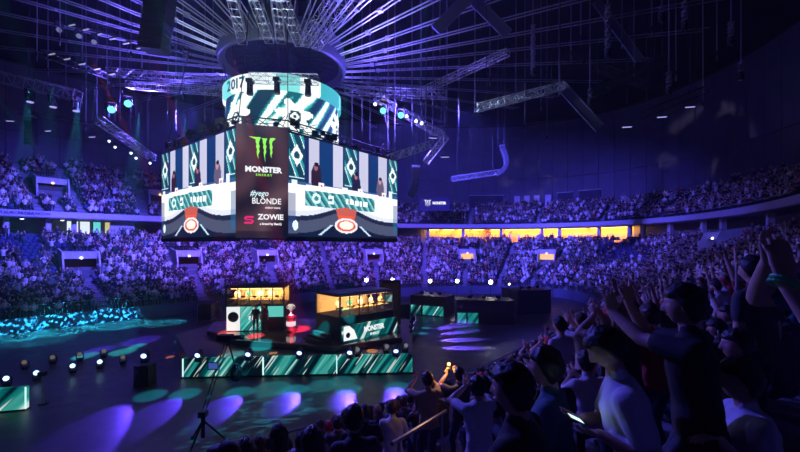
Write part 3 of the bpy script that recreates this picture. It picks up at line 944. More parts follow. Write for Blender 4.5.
hs = [(48, 75, 30), (97, 122, 32), (107, 88, 30), (66, 100, 33), (131, 60, 26), (120, 120, 30), (183, 100, 30), (168, 118, 30), (176, 130, 33), (205, 120, 30), (213, 130, 33), (150, 100, 34),
      (352, 150, 30), (362, 130, 31), (370, 148, 33), (395, 150, 30), (412, 130, 30), (421, 105, 28), (433, 130, 30), (447, 110, 28), (459, 140, 30), (475, 112, 25), (490, 85, 26), (498, 145, 42), (505, 145, 42), (516, 100, 28),
      (525, 132, 32), (541, 110, 30), (547, 142, 32), (559, 95, 27), (571, 60, 24), (581, 45, 22), (622, 48, 24), (634, 75, 26), (652, 36, 22), (676, 80, 24), (703, 110, 26), (717, 60, 24), (459, 105, 30), (388, 170, 31), (440, 60, 26), (37, 60, 26), (60, 45, 26), (82, 60, 28), (86, 130, 33), (142, 75, 30)]
for (px, y0, Y) in hs:
    hoist(px, y0, Y, 0, 'thin steel cable with a small hook hanging from the roof', 'thin cables under the roof')

# ---------------------------------------------------------------- lamps
LENS = {}
def lens_mat(c, s):
    k = (c, s)
    if k not in LENS: LENS[k] = emi('lens_%d' % len(LENS), c, s)
    return LENS[k]
def moving_head(loc, target, lc, ls, label, group, scale=1.0, hang=True, energy=0, angle=20, color=None, blend=.5, cable=True):
    "moving-head lamp: base box, yoke with two arms, head and lens; hung from above or standing"
    loc = Vector(loc); d = (Vector(target) - loc).normalized()
    t = thing('moving_head_lamp', label, 'stage lamp', loc, 0, group)
    up = 1 if hang else -1
    s = scale
    rz = math.atan2(d.y, d.x) - PI / 2
    R = Matrix.Rotation(rz, 3, 'Z')
    MB().box((0, 0, up * .42 * s), (.36 * s, .30 * s, .16 * s), rz).build('base', DARK, t)
    mb = MB()
    for sx in (-1, 1): mb.box(R @ Vector((sx * .21 * s, 0, up * .15 * s)), (.05 * s, .12 * s, .42 * s), rz)
    mb.box((0, 0, up * .33 * s), (.46 * s, .14 * s, .06 * s), rz)
    mb.build('yoke', DARK, t)
    hd = MB().tube(-d * .22 * s, d * .20 * s, .13 * s, 12, 0, .16 * s).build('head', DARK, t)
    MB().tube(d * .20 * s, d * .23 * s, .145 * s, 14).build('lens', lens_mat(lc, ls), hd)
    if hang and cable:
        MB().tube((0, 0, .48 * s), (0, 0, 29.99 - loc.z), .015, 4).build('clamp_cable', DARK, t)
    if energy:
        spot('lamp_beam', loc + d * .35 * s, target, energy, color or lc, angle, blend, .08)
    return t
CYANW = (0.25, 1.0, 0.95)
camp = Vector((0, 0, EYE))
for (px, py, Y, tgt, n_) in ((111, 109, 29, (-4, 8, 6), 'bright cyan lamp on the slanting truss, next to its twin'), (127.5, 103, 29, (-3, 9, 6), 'bright cyan lamp on the slanting truss, next to its twin'), (383, 110, 30, (0, 8, 6), 'cyan lamp on the sloping truss above small white lamps'), (400.5, 114.5, 30, (2, 8, 6), 'cyan lamp on the sloping truss above small white lamps')):
    moving_head(W(px, py, Y if px < 300 else 27.5), tgt, (0.16, 0.95, 0.82), 1.9, n_, 'cyan lamps ' + ('beside the cube' if px > 300 else 'over the upper stand'), 1.7 if px < 300 else 1.45)
for (px, py) in ((375, 104), (406.5, 116), (416, 121), (421.5, 123)):
    moving_head(W(px, py, 30), (1, 6, 6), (.75, .72, 1.0), 5, 'small white lamp in the row on the sloping truss', 'small white lamps on the sloping truss', .8)
for (px, py) in ((30, 98), (53, 103), (76, 107)):
    moving_head(W(px, py, 30), W(px + 6, 240, 30), (.4, .35, .9), 1.0, 'unlit moving lamp hanging under the box truss of three', 'lamps under the box truss', 1.5)
for (px, py) in ((109, 141), (115, 147), (131, 153), (136, 158), (150, 163)):
    moving_head(W(px, py, 31), (-4, 8, 5), (.7, .75, 1.0), 4, 'tiny white lamp under the slanting truss beside the cube', 'tiny lamps under the slanting truss', .6)
for (px, py) in ((250, 90), (277, 89), (308, 91)):
    moving_head(W(px, py, 23.7), W(px, 240, 23.7), (.05, .05, .1), 0.2, 'black lamp hanging before the round LED screen', 'black lamps before the round screen', 1.3)
for (px, py, a_) in ((59, 30, 0), (79, 36, 0), (94, 42, 0)):
    moving_head(W(px, py, 27), camp, (.35, .4, .7), .35, 'dim round lamp under the roof beside the dim truss', 'dim lamps under the roof', 1.1)
# short striplights on the right trusses
for (px, py, Y) in ((627, 127, 26), (662, 117, 26), (690, 107, 26), (10, 121, 34), (48, 131, 34), (92, 137, 33), (445, 157, 28), (433, 138, 28)):
    p = W(px, py, Y)
    t = thing('strip_light', 'short lilac strip light hanging under the roof rig', 'light', p, random.uniform(-.3, .3), 'strip lights under the rig')
    MB().box((0, 0, .06), (.62, .14, .1)).build('housing', DARK, t); MB().box((0, 0, 0), (.56, .1, .06)).build('tube', emi('lilac_tube', (.45, .42, 1), .9), t)
    MB().tube((0, 0, .1), (0, 0, 29.99 - p.z), .014, 4).build('hanger_rod', DARK, t)
# dotted rows of small lamps among the dim trusses
for (x0, y0, x1, y1, n) in ((72, 25, 140, 48, 6), (52, 54, 112, 74, 5)):
    for j in range(n):
        f_ = j / (n - 1); p = W(x0 + (x1 - x0) * f_, y0 + (y1 - y0) * f_, 27)
        t = thing('strip_light', 'dim white dash of light in a row under the dark trusses', 'light', p, -.3, 'dashes of light under the trusses')
        MB().box((0, 0, .06), (.62, .12, .1)).build('housing', DARK, t); MB().box((0, 0, 0), (.56, .1, .06)).build('tube', emi('dim_tube', (.5, .5, .75), .55), t)
        MB().tube((0, 0, .1), (0, 0, 29.99 - p.z), .014, 4).build('hanger_rod', DARK, t)

# ---------------------------------------------------------------- loudspeaker columns
def line_array(pts, w, dpt, m, label):
    t = thing('line_array_speaker', label, 'loudspeaker')
    pts = [Vector(p) for p in pts]
    for a, b in zip(pts[:-1], pts[1:]):
        d = (b - a); c = (a + b) / 2
        ang = math.atan2(d.y, -d.z) if abs(d.y) > 1e-6 else 0
        R = Matrix.Rotation(math.atan2(d.x, -d.z) * -1, 3, 'Y') 
        MB().box(c, (w, dpt, d.length * .94), rot=R).build('cabinet', m, t)
    MB().box(pts[0] + Vector((0, 0, .12)), (w * 1.1, dpt * .8, .16)).build('bumper_frame', ALU, t)
    for s in (-1, 1):
        a = pts[0] + Vector((s * w * .4, 0, .2)); MB().tube(a, (a.x, a.y, 29.99), .02, 4).build('hoist_cable', DARK, t)
GREYS = mat('speaker_grey', (.12, .12, .14), .5)
line_array([W(502 + 4.5 * math.sin(j / 11 * PI * .8) - max(0, j - 6) ** 2 * .30, 147 + j * 2.5, 42) for j in range(12)], .42, .7, GREYS, 'grey curved loudspeaker column bending at its foot before the wall')
line_array([W(416 - max(0, j - 4) ** 2 * .16, 168 + j * 2.8, 34) for j in range(11)], .65, .7, BLACK, 'black loudspeaker column beside the video cube')
line_array([W(162 - j * .75, -10 + j * 5.6, 22) for j in range(12)], 1.3, .9, BLACK, 'broad black loudspeaker column hanging before the roof spokes')
line_array([W(31, 118 + j * 3.4, 38) for j in range(9)], .7, .7, BLACK, 'dark loudspeaker column above the upper stand')
# roof lighting: violet lights added above and behind the cyan lamps for glow on steel and haze
for (px, py, Y, e) in ((110, 112, 28.4, 6000), (128, 106, 28.4, 5000), (384, 113, 27.0, 5000), (401, 118, 27.0, 5000)):
    p = W(px, py, Y) + Vector((0, -.8, 1.6)); spot('lamp_glow', p, p + Vector((0, -.1, 1)), e * .7, (.15, .11, 1.0), 125, .8, .3)
for (px, py, Y) in ((112, 107, 30.6), (128, 102, 30.6), (384, 110, 29.2), (401, 115, 29.2)):
    l = bpy.data.lights.new('lamp_spill', 'POINT'); l.energy = 1500; l.color = (.16, .11, 1.0); l.shadow_soft_size = .3
    o = bpy.data.objects.new('lamp_spill', l); o.location = W(px, py, Y); col.objects.link(o)
spot('rig_light', Vector((CX, 17, 13.0)), Vector((CX, 24, 26)), 2300, (.62, .78, 1), 150, 1.0, .6)  # lights added to brighten the roof steel and the trusses
spot('rig_light', Vector((6, 20, 14.0)), Vector((6, 22, 28)), 350, (.4, .36, 1), 150, 1.0, .6)
spot('rig_light', Vector((-1, 23, 15.0)), W(520, 97, 25), 2600, (.55, .75, 1), 30, 1.0, .3)
spot('rig_light', Vector((-3, 22, 15.5)), W(412, 150, 27), 900, (.55, .7, 1), 30, 1.0, .3)
# ================================================================ the stage
STAGEM = mat('stage_deck', (.07, .07, .075), .28)
DECK = 1.0
LEDZ0, LEDZ1 = .06, 1.03
fl = G(183, 378); fr = G(413, 373)
mid1 = fl + (fr - fl) * .34; mid2 = fl + (fr - fl) * .66
stage = thing('stage_platform', 'low black stage platform with a glossy deck behind the LED strip', 'stage')
bl = G(176, 335, DECK); br = G(412, 330, DECK)
off = Vector((.3, .45, 0))
outline = [fl + Vector((0, .42, 0)), fr + Vector((0, .42, 0)), Vector((br.x, br.y, 0)), Vector((1.5, 31, 0)), Vector((-14, 31, 0)), Vector((bl.x, bl.y, 0))]
MB().prism([(p.x, p.y, 0.0) for p in outline], (0, 0, DECK)).build('deck', STAGEM, stage)
PL = 1.35
pts = [(207, 330), (236, 340), (334, 346.5), (402, 337), (398, 324), (300, 318), (214, 322)]
plat = thing('center_platform', 'raised black inner platform carrying the two player booths', 'platform', (0, 0, 0))
gp = [G(x, y, PL) for x, y in pts]
EDGER = mat('platform_edge', (.30, .05, .07), .5)
for (p, q) in zip(gp[:4], gp[1:4]):
    MB().tube((p.x, p.y, PL - .02), (q.x, q.y, PL - .02), .03, 6).build('edge_trim', EDGER, plat)
MB().prism([(p.x, p.y, DECK + .002) for p in gp], (0, 0, PL - DECK - .002)).build('deck', mat('gloss_deck', (.06, .05, .055), .10), plat)
# LED strip at the front: three panels
strip_t = thing('led_strip', 'long low LED wall of three panels with teal streaks along the stage front', 'LED wall')
for i, (a, b) in enumerate(((fl, mid1), (mid1, mid2), (mid2, fr))):
    d = (b - a).normalized() * .03
    panel('led_panel', a + d, b - d, LEDZ0, LEDZ1, streak_mat('led_strip_%d' % i, 2.6, .7, 3.1 + i * 4.7, 0.62, -.02), strip_t, .22)
n_ = Vector((fr.y - fl.y, fl.x - fr.x, 0)).normalized()
MB().prism([(fl.x - .1, fl.y + .3, 0), (fl.x - .1, fl.y - .1, 0), (fr.x + .1, fr.y - .1, 0), (fr.x + .1, fr.y + .3, 0)], (0, 0, .05)).build('base', BLACK, strip_t)
EDGE = emi('white_edge', (.6, 1, .95), 1.2)
MB().box(((fl.x, fl.y - .015, (LEDZ0 + LEDZ1) / 2)), (.06, .03, .95)).build('bright_edge', EDGE, strip_t)
MB().box(((mid1.x, mid1.y - .015, (LEDZ0 + LEDZ1) / 2)), (.07, .03, .95)).build('bright_edge', EDGE, strip_t)
MB().box(((mid2.x, mid2.y - .015, (LEDZ0 + LEDZ1) / 2)), (.05, .03, .95)).build('bright_edge', EDGE, strip_t)
# side piece of the LED wall by the left
a, b = G(-60, 418), G(26, 410)
s2 = thing('led_strip', 'short teal LED wall standing alone on the dark floor beside a lamp stand', 'LED wall')
panel('led_panel', a, b, .05, .98, streak_mat('led_side', 1.2, .7, 9.3, 0.75, .03), s2, .2)
MB().prism([(a.x, a.y + .2, 0), (a.x, a.y - .05, 0), (b.x, b.y - .05, 0), (b.x, b.y + .2, 0)], (0, 0, .045)).build('base', BLACK, s2)
MB().box((b.x, b.y - .02, .52), (.05, .03, .92)).build('bright_edge', EDGE, s2)

GLASS = bpy.data.materials.new('booth_glass'); GLASS.use_nodes = True
_b = GLASS.node_tree.nodes['Principled BSDF']
_mix = GLASS.node_tree.nodes.new('ShaderNodeMixShader'); _tr = GLASS.node_tree.nodes.new('ShaderNodeBsdfTransparent')
_gl = GLASS.node_tree.nodes.new('ShaderNodeBsdfGlossy'); _gl.inputs['Roughness'].default_value = .05
_tr.inputs[0].default_value = (.9, .92, .92, 1)
_mix.inputs[0].default_value = .08
GLASS.node_tree.links.new(_tr.outputs[0], _mix.inputs[1]); GLASS.node_tree.links.new(_gl.outputs[0], _mix.inputs[2])
GLASS.node_tree.links.new(_mix.outputs[0], GLASS.node_tree.nodes['Material Output'].inputs[0])
WARMI = mat('booth_lining', (.75, .55, .32), .8)
WARML = emi('booth_lamp', (1.0, .62, .25), 5.0)

BOOTH_SEATS = []
def booth(p, q, depth, zb, zg, zt, label, npane):
    "glass players' booth on a plinth; p -> q is the front edge, depth behind it"
    p, q = Vector((p.x, p.y, 0)), Vector((q.x, q.y, 0))
    ex = (q - p).normalized(); ey = Vector((-ex.y, ex.x, 0)); Lx = (q - p).length
    t = thing('player_booth', label, 'booth', (p.x, p.y, 0), math.atan2(ex.y, ex.x))
    MB().box((Lx / 2, depth / 2, (zb + zg) / 2), (Lx, depth, zg - zb)).build('plinth', BLACK, t)
    rf = MB().box((Lx / 2, depth / 2, zt + .05), (Lx + .1, depth + .1, .1)).build('roof', mat('booth_roof', (.10, .09, .13), .5), t)
    for i in range(3): MB().box((Lx * (i + .5) / 3, depth / 2, zt + .13), (Lx / 3 - .12, depth * .8, .06)).build('roof_panel', mat('roof_panel_grey', (.22, .2, .28), .45), rf)
    for (x, y) in ((0, 0), (Lx, 0), (0, depth), (Lx, depth)):
        MB().box((x, y, (zg + zt) / 2), (.09, .09, zt - zg)).build('post', BLACK, t)
    for i in range(1, npane): MB().box((Lx * i / npane, 0, (zg + zt) / 2), (.045, .06, zt - zg)).build('mullion', BLACK, t)
    for i in range(npane):
        MB().box((Lx * (i + .5) / npane, 0, (zg + zt) / 2), (Lx / npane - .06, .015, zt - zg - .02)).build('pane', GLASS, t)
    for x in (0, Lx):
        MB().box((x, depth / 2, (zg + zt) / 2), (.015, depth - .1, zt - zg - .02)).build('pane', GLASS, t)
    MB().box((Lx / 2, depth, (zg + zt) / 2), (Lx, .05, zt - zg)).build('back_wall', WARMI, t)
    tb = MB().box((Lx / 2, .36, zg + .40), (Lx - .3, .36, .04)).build('desk_top', mat('booth_desk', (.30, .2, .1), .5), t)
    for i in range(5):
        x = Lx * (i + .5) / 5
        m = MB().box((0, 0, .10), (.26, .03, .13)).box((0, .02, .02), (.05, .05, .06)).build('monitor', BLACK, tb)
        m.location = (x - .12, .28, zg + .42)
        BOOTH_SEATS.append((t, x, .85, zg))
    MB().box((Lx / 2, .4, zt - .05), (Lx - .4, .1, .05)).build('lamp_tube', WARML, t)
    c = Vector((p.x, p.y, 0)) + ex * Lx / 2 + ey * .4
    area('booth_light', (c.x, c.y, zt - .1), (c.x + ey.x * .7, c.y + ey.y * .7, zg), 330, (1.0, .58, .22), Lx - .4, .3)
    return t, ex, ey, Lx
p0 = G(226, 331.5, PL); q0 = G(284, 330, PL)
lb, lex, ley, lL = booth(p0, q0, 2.3, PL, 3.05, 4.15, 'warmly lit glass players booth with white and teal front beside the trophy', 5)
ST1 = streak_mat('booth_streak_a', 1.5, 1.0, 2.2, .7, .07)
def bpanel(t, x0, x1, z0, z1, m, y=-.06):
    o = panel('led_panel', (x0, y, 0), (x1, y, 0), z0, z1, m, t, .05); return o
bpanel(lb, .05, lL * .24, PL + .05, 2.95, emi('white_panel', (.95, 1, .98), .9))
bpanel(lb, lL * .25, lL * .60, PL + .05, 2.95, streak_mat('booth_streak_b', 2.4, 1.0, 5.9, .7, .06))
bpanel(lb, lL * .72, lL * .99, PL + .9, 2.95, emi('teal_panel', (.12, .62, .55), .9))
MB().ball((lL * .13, -.10, 2.3), .34, 14, 8, 0, (1, .08, 1)).build('emblem', mat('emblem_dark', (.03, .12, .13), .6), lb)
text_mesh('lettering', 'PGL', .34, WHITE, lb, Matrix.Translation((lL * .47, -.08, 2.2)) @ Matrix.Rotation(PI / 2, 4, 'X'), bold=.01)

p1 = G(340, 342, PL); q1 = G(393, 330.5, PL)
rb, rex, rey, rL = booth(p1, q1, 2.5, PL, 2.75, 3.95, 'dark framed glass players booth with golden light behind the slanted sign', 6)
sg = thing('sponsor_sign', 'slanted LED sign with white lettering before the dark glass booth', 'sign', (p1.x - rey.x * .35, p1.y - rey.y * .35, 0), math.atan2(rex.y, rex.x))
panel('led_panel', (-.05, 0, 0), (rL + .05, 0, 0), PL + .02, 2.3, streak_mat('sign_streak', 1.0, .8, 1.4, .6, -.02), sg, .12)
MB().prism([(.0, -.02, PL + .1), (1.0, -.02, PL + .1), (.75, -.02, 2.0), (.4, -.02, 2.28), (0, -.02, 2.28)], (0, .01, 0)).build('white_burst', emi('sign_white', (.95, 1, .98), 1.0), sg)
MB().ball((.30, -.03, 1.75), .16, 12, 6, 0, (1, .06, 1)).build('emblem', mat('emblem_dark', (.03, .12, .13), .6), sg)
text_mesh('lettering', 'MONSTER', .42, WHITE, sg, Matrix.Translation((rL * .54, -.03, 1.90)) @ Matrix.Rotation(PI / 2, 4, 'X'), bold=.022, sx=.85)
text_mesh('lettering', 'ENERGY', .2, WHITE, sg, Matrix.Translation((rL * .55, -.03, 1.55)) @ Matrix.Rotation(PI / 2, 4, 'X'), bold=.008)
# lower annex on the other side of the booth: low dark stage block with open cables
an = thing('booth_steps', 'black step block at the side of the dark glass booth', 'steps')
lft = G(311, 336, PL)
for i, h in enumerate((.45, .3, .15)):
    c = Vector((p1.x, p1.y, 0)) + (Vector((lft.x, lft.y, 0)) - Vector((p1.x, p1.y, 0))) * .5 - rex * (.25 + .3 * i)
    MB().box((c.x, c.y, PL + h / 2), (.3, 1.6, h), math.atan2(rex.y, rex.x)).build('step', STAGEM, an)
# black equipment tower with a small screen
tw = thing('equipment_tower', 'black equipment tower with a small teal screen beside the glass booth', 'tower', G(386, 331, DECK) + Vector((.2, 2.6, 0)), .2)
MB().box((0, 0, 1.65), (1.5, 1.0, 3.3)).build('case', BLACK, tw)
panel('screen', (-.55, -.52, 0), (.15, -.52, 0), 1.75, 2.25, streak_mat('tower_streak', 2.0, .8, 4.0, .6, .05), tw, .02)
for z in (.5, 1.2, 2.6): MB().box((0, -.51, z), (1.4, .03, .04)).build('rack_rail', DARK, tw)
# black flight cases at the back of the stage
for (x, y, w_, h_, lab) in ((206, 322, 1.2, 1.6, 'black flight case at the dark end of the stage'), (402, 320, 1.4, 1.5, 'black flight case behind the equipment tower')):
    p = G(x, y, 0)
    t = thing('flight_case', lab, 'case', p, .15)
    MB().box((0, 0, h_ / 2 + .1), (w_, .8, h_ - .2)).build('body', BLACK, t)
    for s in (-1, 1):
        for s2_ in (-1, 1): MB().tube((s * w_ * .4, s2_ * .3, 0), (s * w_ * .4, s2_ * .3, .2), .06, 8).build('caster', DARK, t)
        MB().box((s * w_ / 2, 0, h_ / 2 + .1), (.05, .82, h_ - .18)).build('edge_rail', ALU, t)

# trophy on its pedestal
tp = G(291, 331, PL); tp.z = PL
tro = thing('trophy', 'silver trophy cup standing on the black pedestal between the booths', 'trophy', tp + Vector((0, 0, 1.02)))
MB().lathe([(.001, 0), (.16, 0), (.16, .05), (.05, .10), (.04, .28), (.10, .36), (.17, .50), (.19, .68), (.17, .74), (.15, .70), (.10, .45), (.001, .40)], n=20).build('cup', mat('silver', (.8, .8, .82), .35, .4), tro, True)
for s in (-1, 1):
    MB().path([(s * .17, 0, .66), (s * .27, 0, .62), (s * .26, 0, .48), (s * .13, 0, .42)], .018).build('handle', mat('silver', (.8, .8, .82), .2, 1), tro)
ped = thing('pedestal', 'black and white pedestal under the silver trophy', 'pedestal', tp)
MB().lathe([(.001, 0), (.42, 0), (.42, .10), (.30, .16), (.28, .8), (.36, .9), (.36, 1.0), (.001, 1.0)], n=8).build('column', BLACK, ped)
MB().lathe([(.30, .35), (.315, .4), (.315, .62), (.30, .66)], n=8).build('band', emi('white_band', (.9, .95, 1), .7), ped)

spot('rig_beam', (tp.x - 1, 11, 12), tp + Vector((0, 0, 1.4)), 16000, (1, .9, .85), 4, .5, .05)  # beam added to brighten the trophy
# caster desks
def desk_block(c0, c1, depth, h, label, screens, seed):
    p, q = Vector((c0.x, c0.y, 0)), Vector((c1.x, c1.y, 0))
    ex = (q - p).normalized(); Lx = (q - p).length
    t = thing('caster_desk', label, 'desk', (p.x, p.y, 0), math.atan2(ex.y, ex.x))
    MB().box((Lx / 2, depth / 2, h / 2), (Lx, depth, h)).build('body', mat('desk_black', (.016, .014, .016), .5), t)
    MB().box((Lx / 2, depth / 2, h + .03), (Lx + .12, depth + .12, .06)).build('top', BLACK, t)
    for (f0, f1) in screens:
        panel('led_panel', (Lx * f0, -.06, 0), (Lx * f1, -.06, 0), .10, 1.0, streak_mat('desk_streak_%d' % (seed + int(f0 * 10)), 1.3, .9, seed * 1.7 + f0 * 5, .6, .03), t, .04)
    for i in range(3):
        x = Lx * (.25 + .25 * i)
        m = MB().box((0, 0, .22), (.4, .04, .26)).box((0, .04, .05), (.05, .05, .1)).build('laptop', BLACK, t); m.location = (x, depth * .3, h + .06)
    MB().box((Lx * .35, depth * .3, h + .09), (.5, .2, .06)).build('papers', mat('paper', (.8, .75, .6), .7), t)
    return t
desk_block(G(410.5, 314.5), G(446, 317.5), 2.6, 1.9, 'black caster desk with a teal screen beside the nearest stage corner', ((.02, .30), (.36, .93)), 3)
desk_block(G(456.5, 324), G(514, 325), 2.4, 2.05, 'wider black caster desk with teal screens at its end', ((.02, .17), (.20, .38)), 6)
desk_block(G(518, 315), G(551, 313), 3.0, 2.35, 'plain tall black block on the floor beyond the caster desks', (), 9)
# floodlights on stands
FLOOD = emi('flood_lens', (1.0, .95, .85), 14)
for (px, py, base_y, lab) in ((430, 281, 308, 'white floodlight on a stand behind the caster desk'), (457, 281, 308, 'white floodlight on a stand behind the caster desk'), (490.5, 282, 316, 'white floodlight on a stand behind the wider caster desk'), (509, 284, 318, 'weak white floodlight on a stand behind the wider caster desk'), (366.5, 280, 309, 'white floodlight on a stand behind the glass booth'), (392.5, 280, 309, 'white floodlight on a stand behind the glass booth')):
    b = G(px, base_y); h = EYE - (py - HZ) / F * b.y
    t = thing('floodlight', lab, 'floodlight', b, 0, 'floodlights on stands')
    MB().tube((0, 0, .1), (0, 0, h - .15), .03, 6).build('pole', BLACK, t)
    for i in range(3):
        a_ = 2 * PI * i / 3
        MB().tube((0, 0, .5), (.5 * math.cos(a_), .5 * math.sin(a_), 0.0), .02, 5).build('leg', BLACK, t)
    hd = MB().tube((0, .15, h), (0, -.08, h), .13, 12, 0, .17).build('lamp_head', BLACK, t)
    r_ = .2 if px != 509 else .08
    MB().ball((0, -.09, h), r_, 12, 8, 0, (1, .4, 1)).build('lens', FLOOD, hd, True)
    pl_ = bpy.data.lights.new('flood', 'SPOT'); pl_.energy = 45 if px != 509 else 10; pl_.color = (1, .93, .85); pl_.spot_size = 2.2; pl_.spot_blend = 1; pl_.shadow_soft_size = .15
    po = bpy.data.objects.new('flood', pl_); po.location = b + Vector((0, -.3, h)); col.objects.link(po); aim(po, (b.x * .3 - 2, b.y - 10, 1))
# black loudspeakers on the floor before the far stand
for (x, y) in ((424, 305), (372, 308)):
    pass

# ---------------------------------------------------------------- lamps standing along the stage front and on the floor
PURP = (.11, .05, 1.0)
def gobo(o, sc, lo, hi, kind='NOISE'):
    l = o.data; l.use_nodes = True; nt = l.node_tree
    em = nt.nodes['Emission']; tc = nt.nodes.new('ShaderNodeTexCoord')
    mp = nt.nodes.new('ShaderNodeMapping'); mp.inputs['Scale'].default_value = sc
    n = nt.nodes.new('ShaderNodeTexNoise' if kind == 'NOISE' else 'ShaderNodeTexVoronoi')
    n.inputs['Scale'].default_value = 1
    r = nt.nodes.new('ShaderNodeMapRange'); r.inputs['From Min'].default_value = lo; r.inputs['From Max'].default_value = hi
    nt.links.new(tc.outputs['Normal'], mp.inputs['Vector']); nt.links.new(mp.outputs['Vector'], n.inputs['Vector'])
    nt.links.new(n.outputs[0], r.inputs['Value']); nt.links.new(r.outputs['Result'], em.inputs['Strength'])
FRONT = 'lamps on the stage edge'
for (px, py, dist, e) in ((145, 354, 4.6, 2800), (199, 353, 3.2, 3400), (249, 352, 2.8, 2400), (300, 350.5, 2.5, 1350), (350, 350, 2.3, 1250), (396, 348.5, 2.2, 1150)):
    zl = DECK + .52
    p = G(px, py, zl)
    if px < 180:
        rs = thing('riser_box', 'black riser box under the blue lamp past the end of the LED strip', 'box', (p.x, p.y, 0))
        MB().box((0, 0, .5), (.7, .6, 1.0)).build('body', BLACK, rs)
        for s_ in (-1, 1): MB().box((s_ * .35, 0, .5), (.04, .62, 1.0)).build('edge_rail', DARK, rs)
    tgt = Vector((p.x + (1.1 if px < 180 else 0), p.y - dist, 0))
    moving_head(p, tgt, (.25, .35, 1.0), 5, 'blue moving lamp standing behind the LED strip' if px > 180 else 'blue moving lamp standing on the floor past the end of the LED strip', FRONT if px > 180 else None, .85, hang=False, energy=e, angle=30, color=PURP, blend=.35)
    # cyan beam of the rig that falls on the same pool
    tc_ = Vector((tgt.x + .1, p.y - 1.45, 0))
    spot('cyan_beam', (tc_.x + 1.0, tc_.y - 9, 16.5), tc_, 60000, (.0, .55, .62), 4.6, .5, .05)
for (px, py, lit) in ((7, 378, 1), (37, 372.5, 1), (25, 362, 0), (53, 357, 0), (80, 354, 0), (104, 351, 0), (73, 365.5, 1), (100, 361.5, 1), (123, 357, 0)):
    p = G(px, py, .45)
    moving_head(p, p + Vector((2, -3, .6)), (.4, .7, 1.0) if lit else (.5, .4, .3), 3 if lit else .25, ('lit' if lit else 'dark') + ' moving lamp standing in the row on the dark open floor', 'lamps on the open floor, ' + ('lit' if lit else 'dark'), .8, hang=False)
for (px, py) in ((357, 349), (386, 346), (405, 345)):
    p = G(px, py, DECK + .45)
    moving_head(p, p + Vector((1, -3, .3)), (.5, .5, .6), .3, 'dark moving lamp on the deck between the blue ones', 'dark lamps on the deck', .8, hang=False)
# teal patches of the rig on deck and floor
for (px, py, z, ang, e, cc_) in ((272, 389, 0, 6, 2600, (.03, .6, .62)), (322, 386, 0, 5, 2200, (.03, .6, .62)), (342, 381, 0, 4.5, 2200, (.03, .6, .62)), (262, 347, DECK, 5, 4200, (.03, .6, .62)), (235, 354, DECK, 4, 3000, (.03, .6, .62)), (322, 336, PL, 4, 5200, (.02, .7, .75)), (348, 318, 2.6, 3.5, 5200, (.02, .7, .75)),
                              (122, 352, 0, 5, 5200, (.05, .8, .75)), (85, 356, 0, 4.5, 5200, (.05, .8, .75)), (137, 346, 0, 3.2, 6000, (.05, .8, .75)), (100, 350, 0, 5.5, 5200, PURP), (140, 341, 0, 7, 5200, PURP), (185, 340, 0, 4, 4800, (.05, .7, .8)),
                              (222, 356, DECK, 1.7, 3600, (1, .32, .08)), (273, 353, DECK, 1.7, 3600, (1, .32, .08)), (372, 351, DECK, 2.2, 4200, (1, .30, .05)), (170, 357, 0, 1.7, 3600, (1, .3, .1)), (299, 329, PL, 5.0, 16000, (1, .03, .08)), (228, 332, PL, 4, 7000, (1, .14, .05)), (255, 336, PL, 4, 9000, (1, .06, .08))):
    t = G(px, py, z)
    spot('rig_beam', (t.x + 1.5, t.y - 10 if t.y < 22 else 11 + (t.y - 22) * .3, 16.5 if t.y < 22 else 13), t, e * (22 if cc_[0] < .5 else 32), cc_, ang, .5, .05)
# broken-up cyan patterns over the barrier and floor by the left, and the floor before the crowd
for (px, py, z, ang, e, sc, k) in ((118, 319, .5, 17, 140000, 85, 'NOISE'), (60, 325, .5, 16, 130000, 85, 'NOISE'), (15, 332, .4, 14, 120000, 85, 'NOISE'), (165, 318, .5, 12, 110000, 85, 'NOISE'), (275, 408, 0, 11, 20000, 90, 'NOISE'), (320, 398, 0, 10, 16000, 90, 'NOISE'), (230, 430, 0, 12, 12000, 80, 'NOISE'), (40, 340, 0, 14, 40000, 120, 'NOISE')):
    t = G(px, py, z)
    o = spot('pattern_beam', (t.x * .8 + 1, t.y - (8 if py > 345 else 6), 16.5), t, e * 3, (.03, .55, .75), ang, .35, .02)
    gobo(o, (sc, sc * 1.6, sc) if py < 345 else (sc * .35, sc * 1.5, sc), .54, .60, k)
for (px, py, Y, ang, e) in ((655, 150, 46, 17, 30000), (525, 180, 66, 14, 18000)):
    t = W(px, py, Y); o = spot('pattern_beam', (-4, 26, 17), t, e, (.5, .42, .6), ang, .3, .02); gobo(o, (14, 14, 14), .50, .58)
# violet beams raking over the floor towards the caster desks
for (lx, ly, px, py) in ((1.05, 30.3, 450, 327), (1.0, 29.0, 452, 333), (.85, 27.9, 455, 340), (.75, 26.2, 458, 348)):
    p = Vector((lx, ly, DECK + .42)); tgt = G(px, py)
    moving_head(p, tgt, (.35, .3, 1), 2, 'low moving lamp on the deck edge raking light over the floor', 'lamps raking the floor by the desks', .7, hang=False, energy=30000, angle=22, color=(.17, .08, 1.0), blend=.6)
for (px, py) in ((418, 326), (415, 331.5)):
    t = G(px + 8, py + 2); spot('cyan_beam', (t.x + 3, t.y - 9, 16), t, 80000, (.03, .7, .75), 2.6, .5, .05)

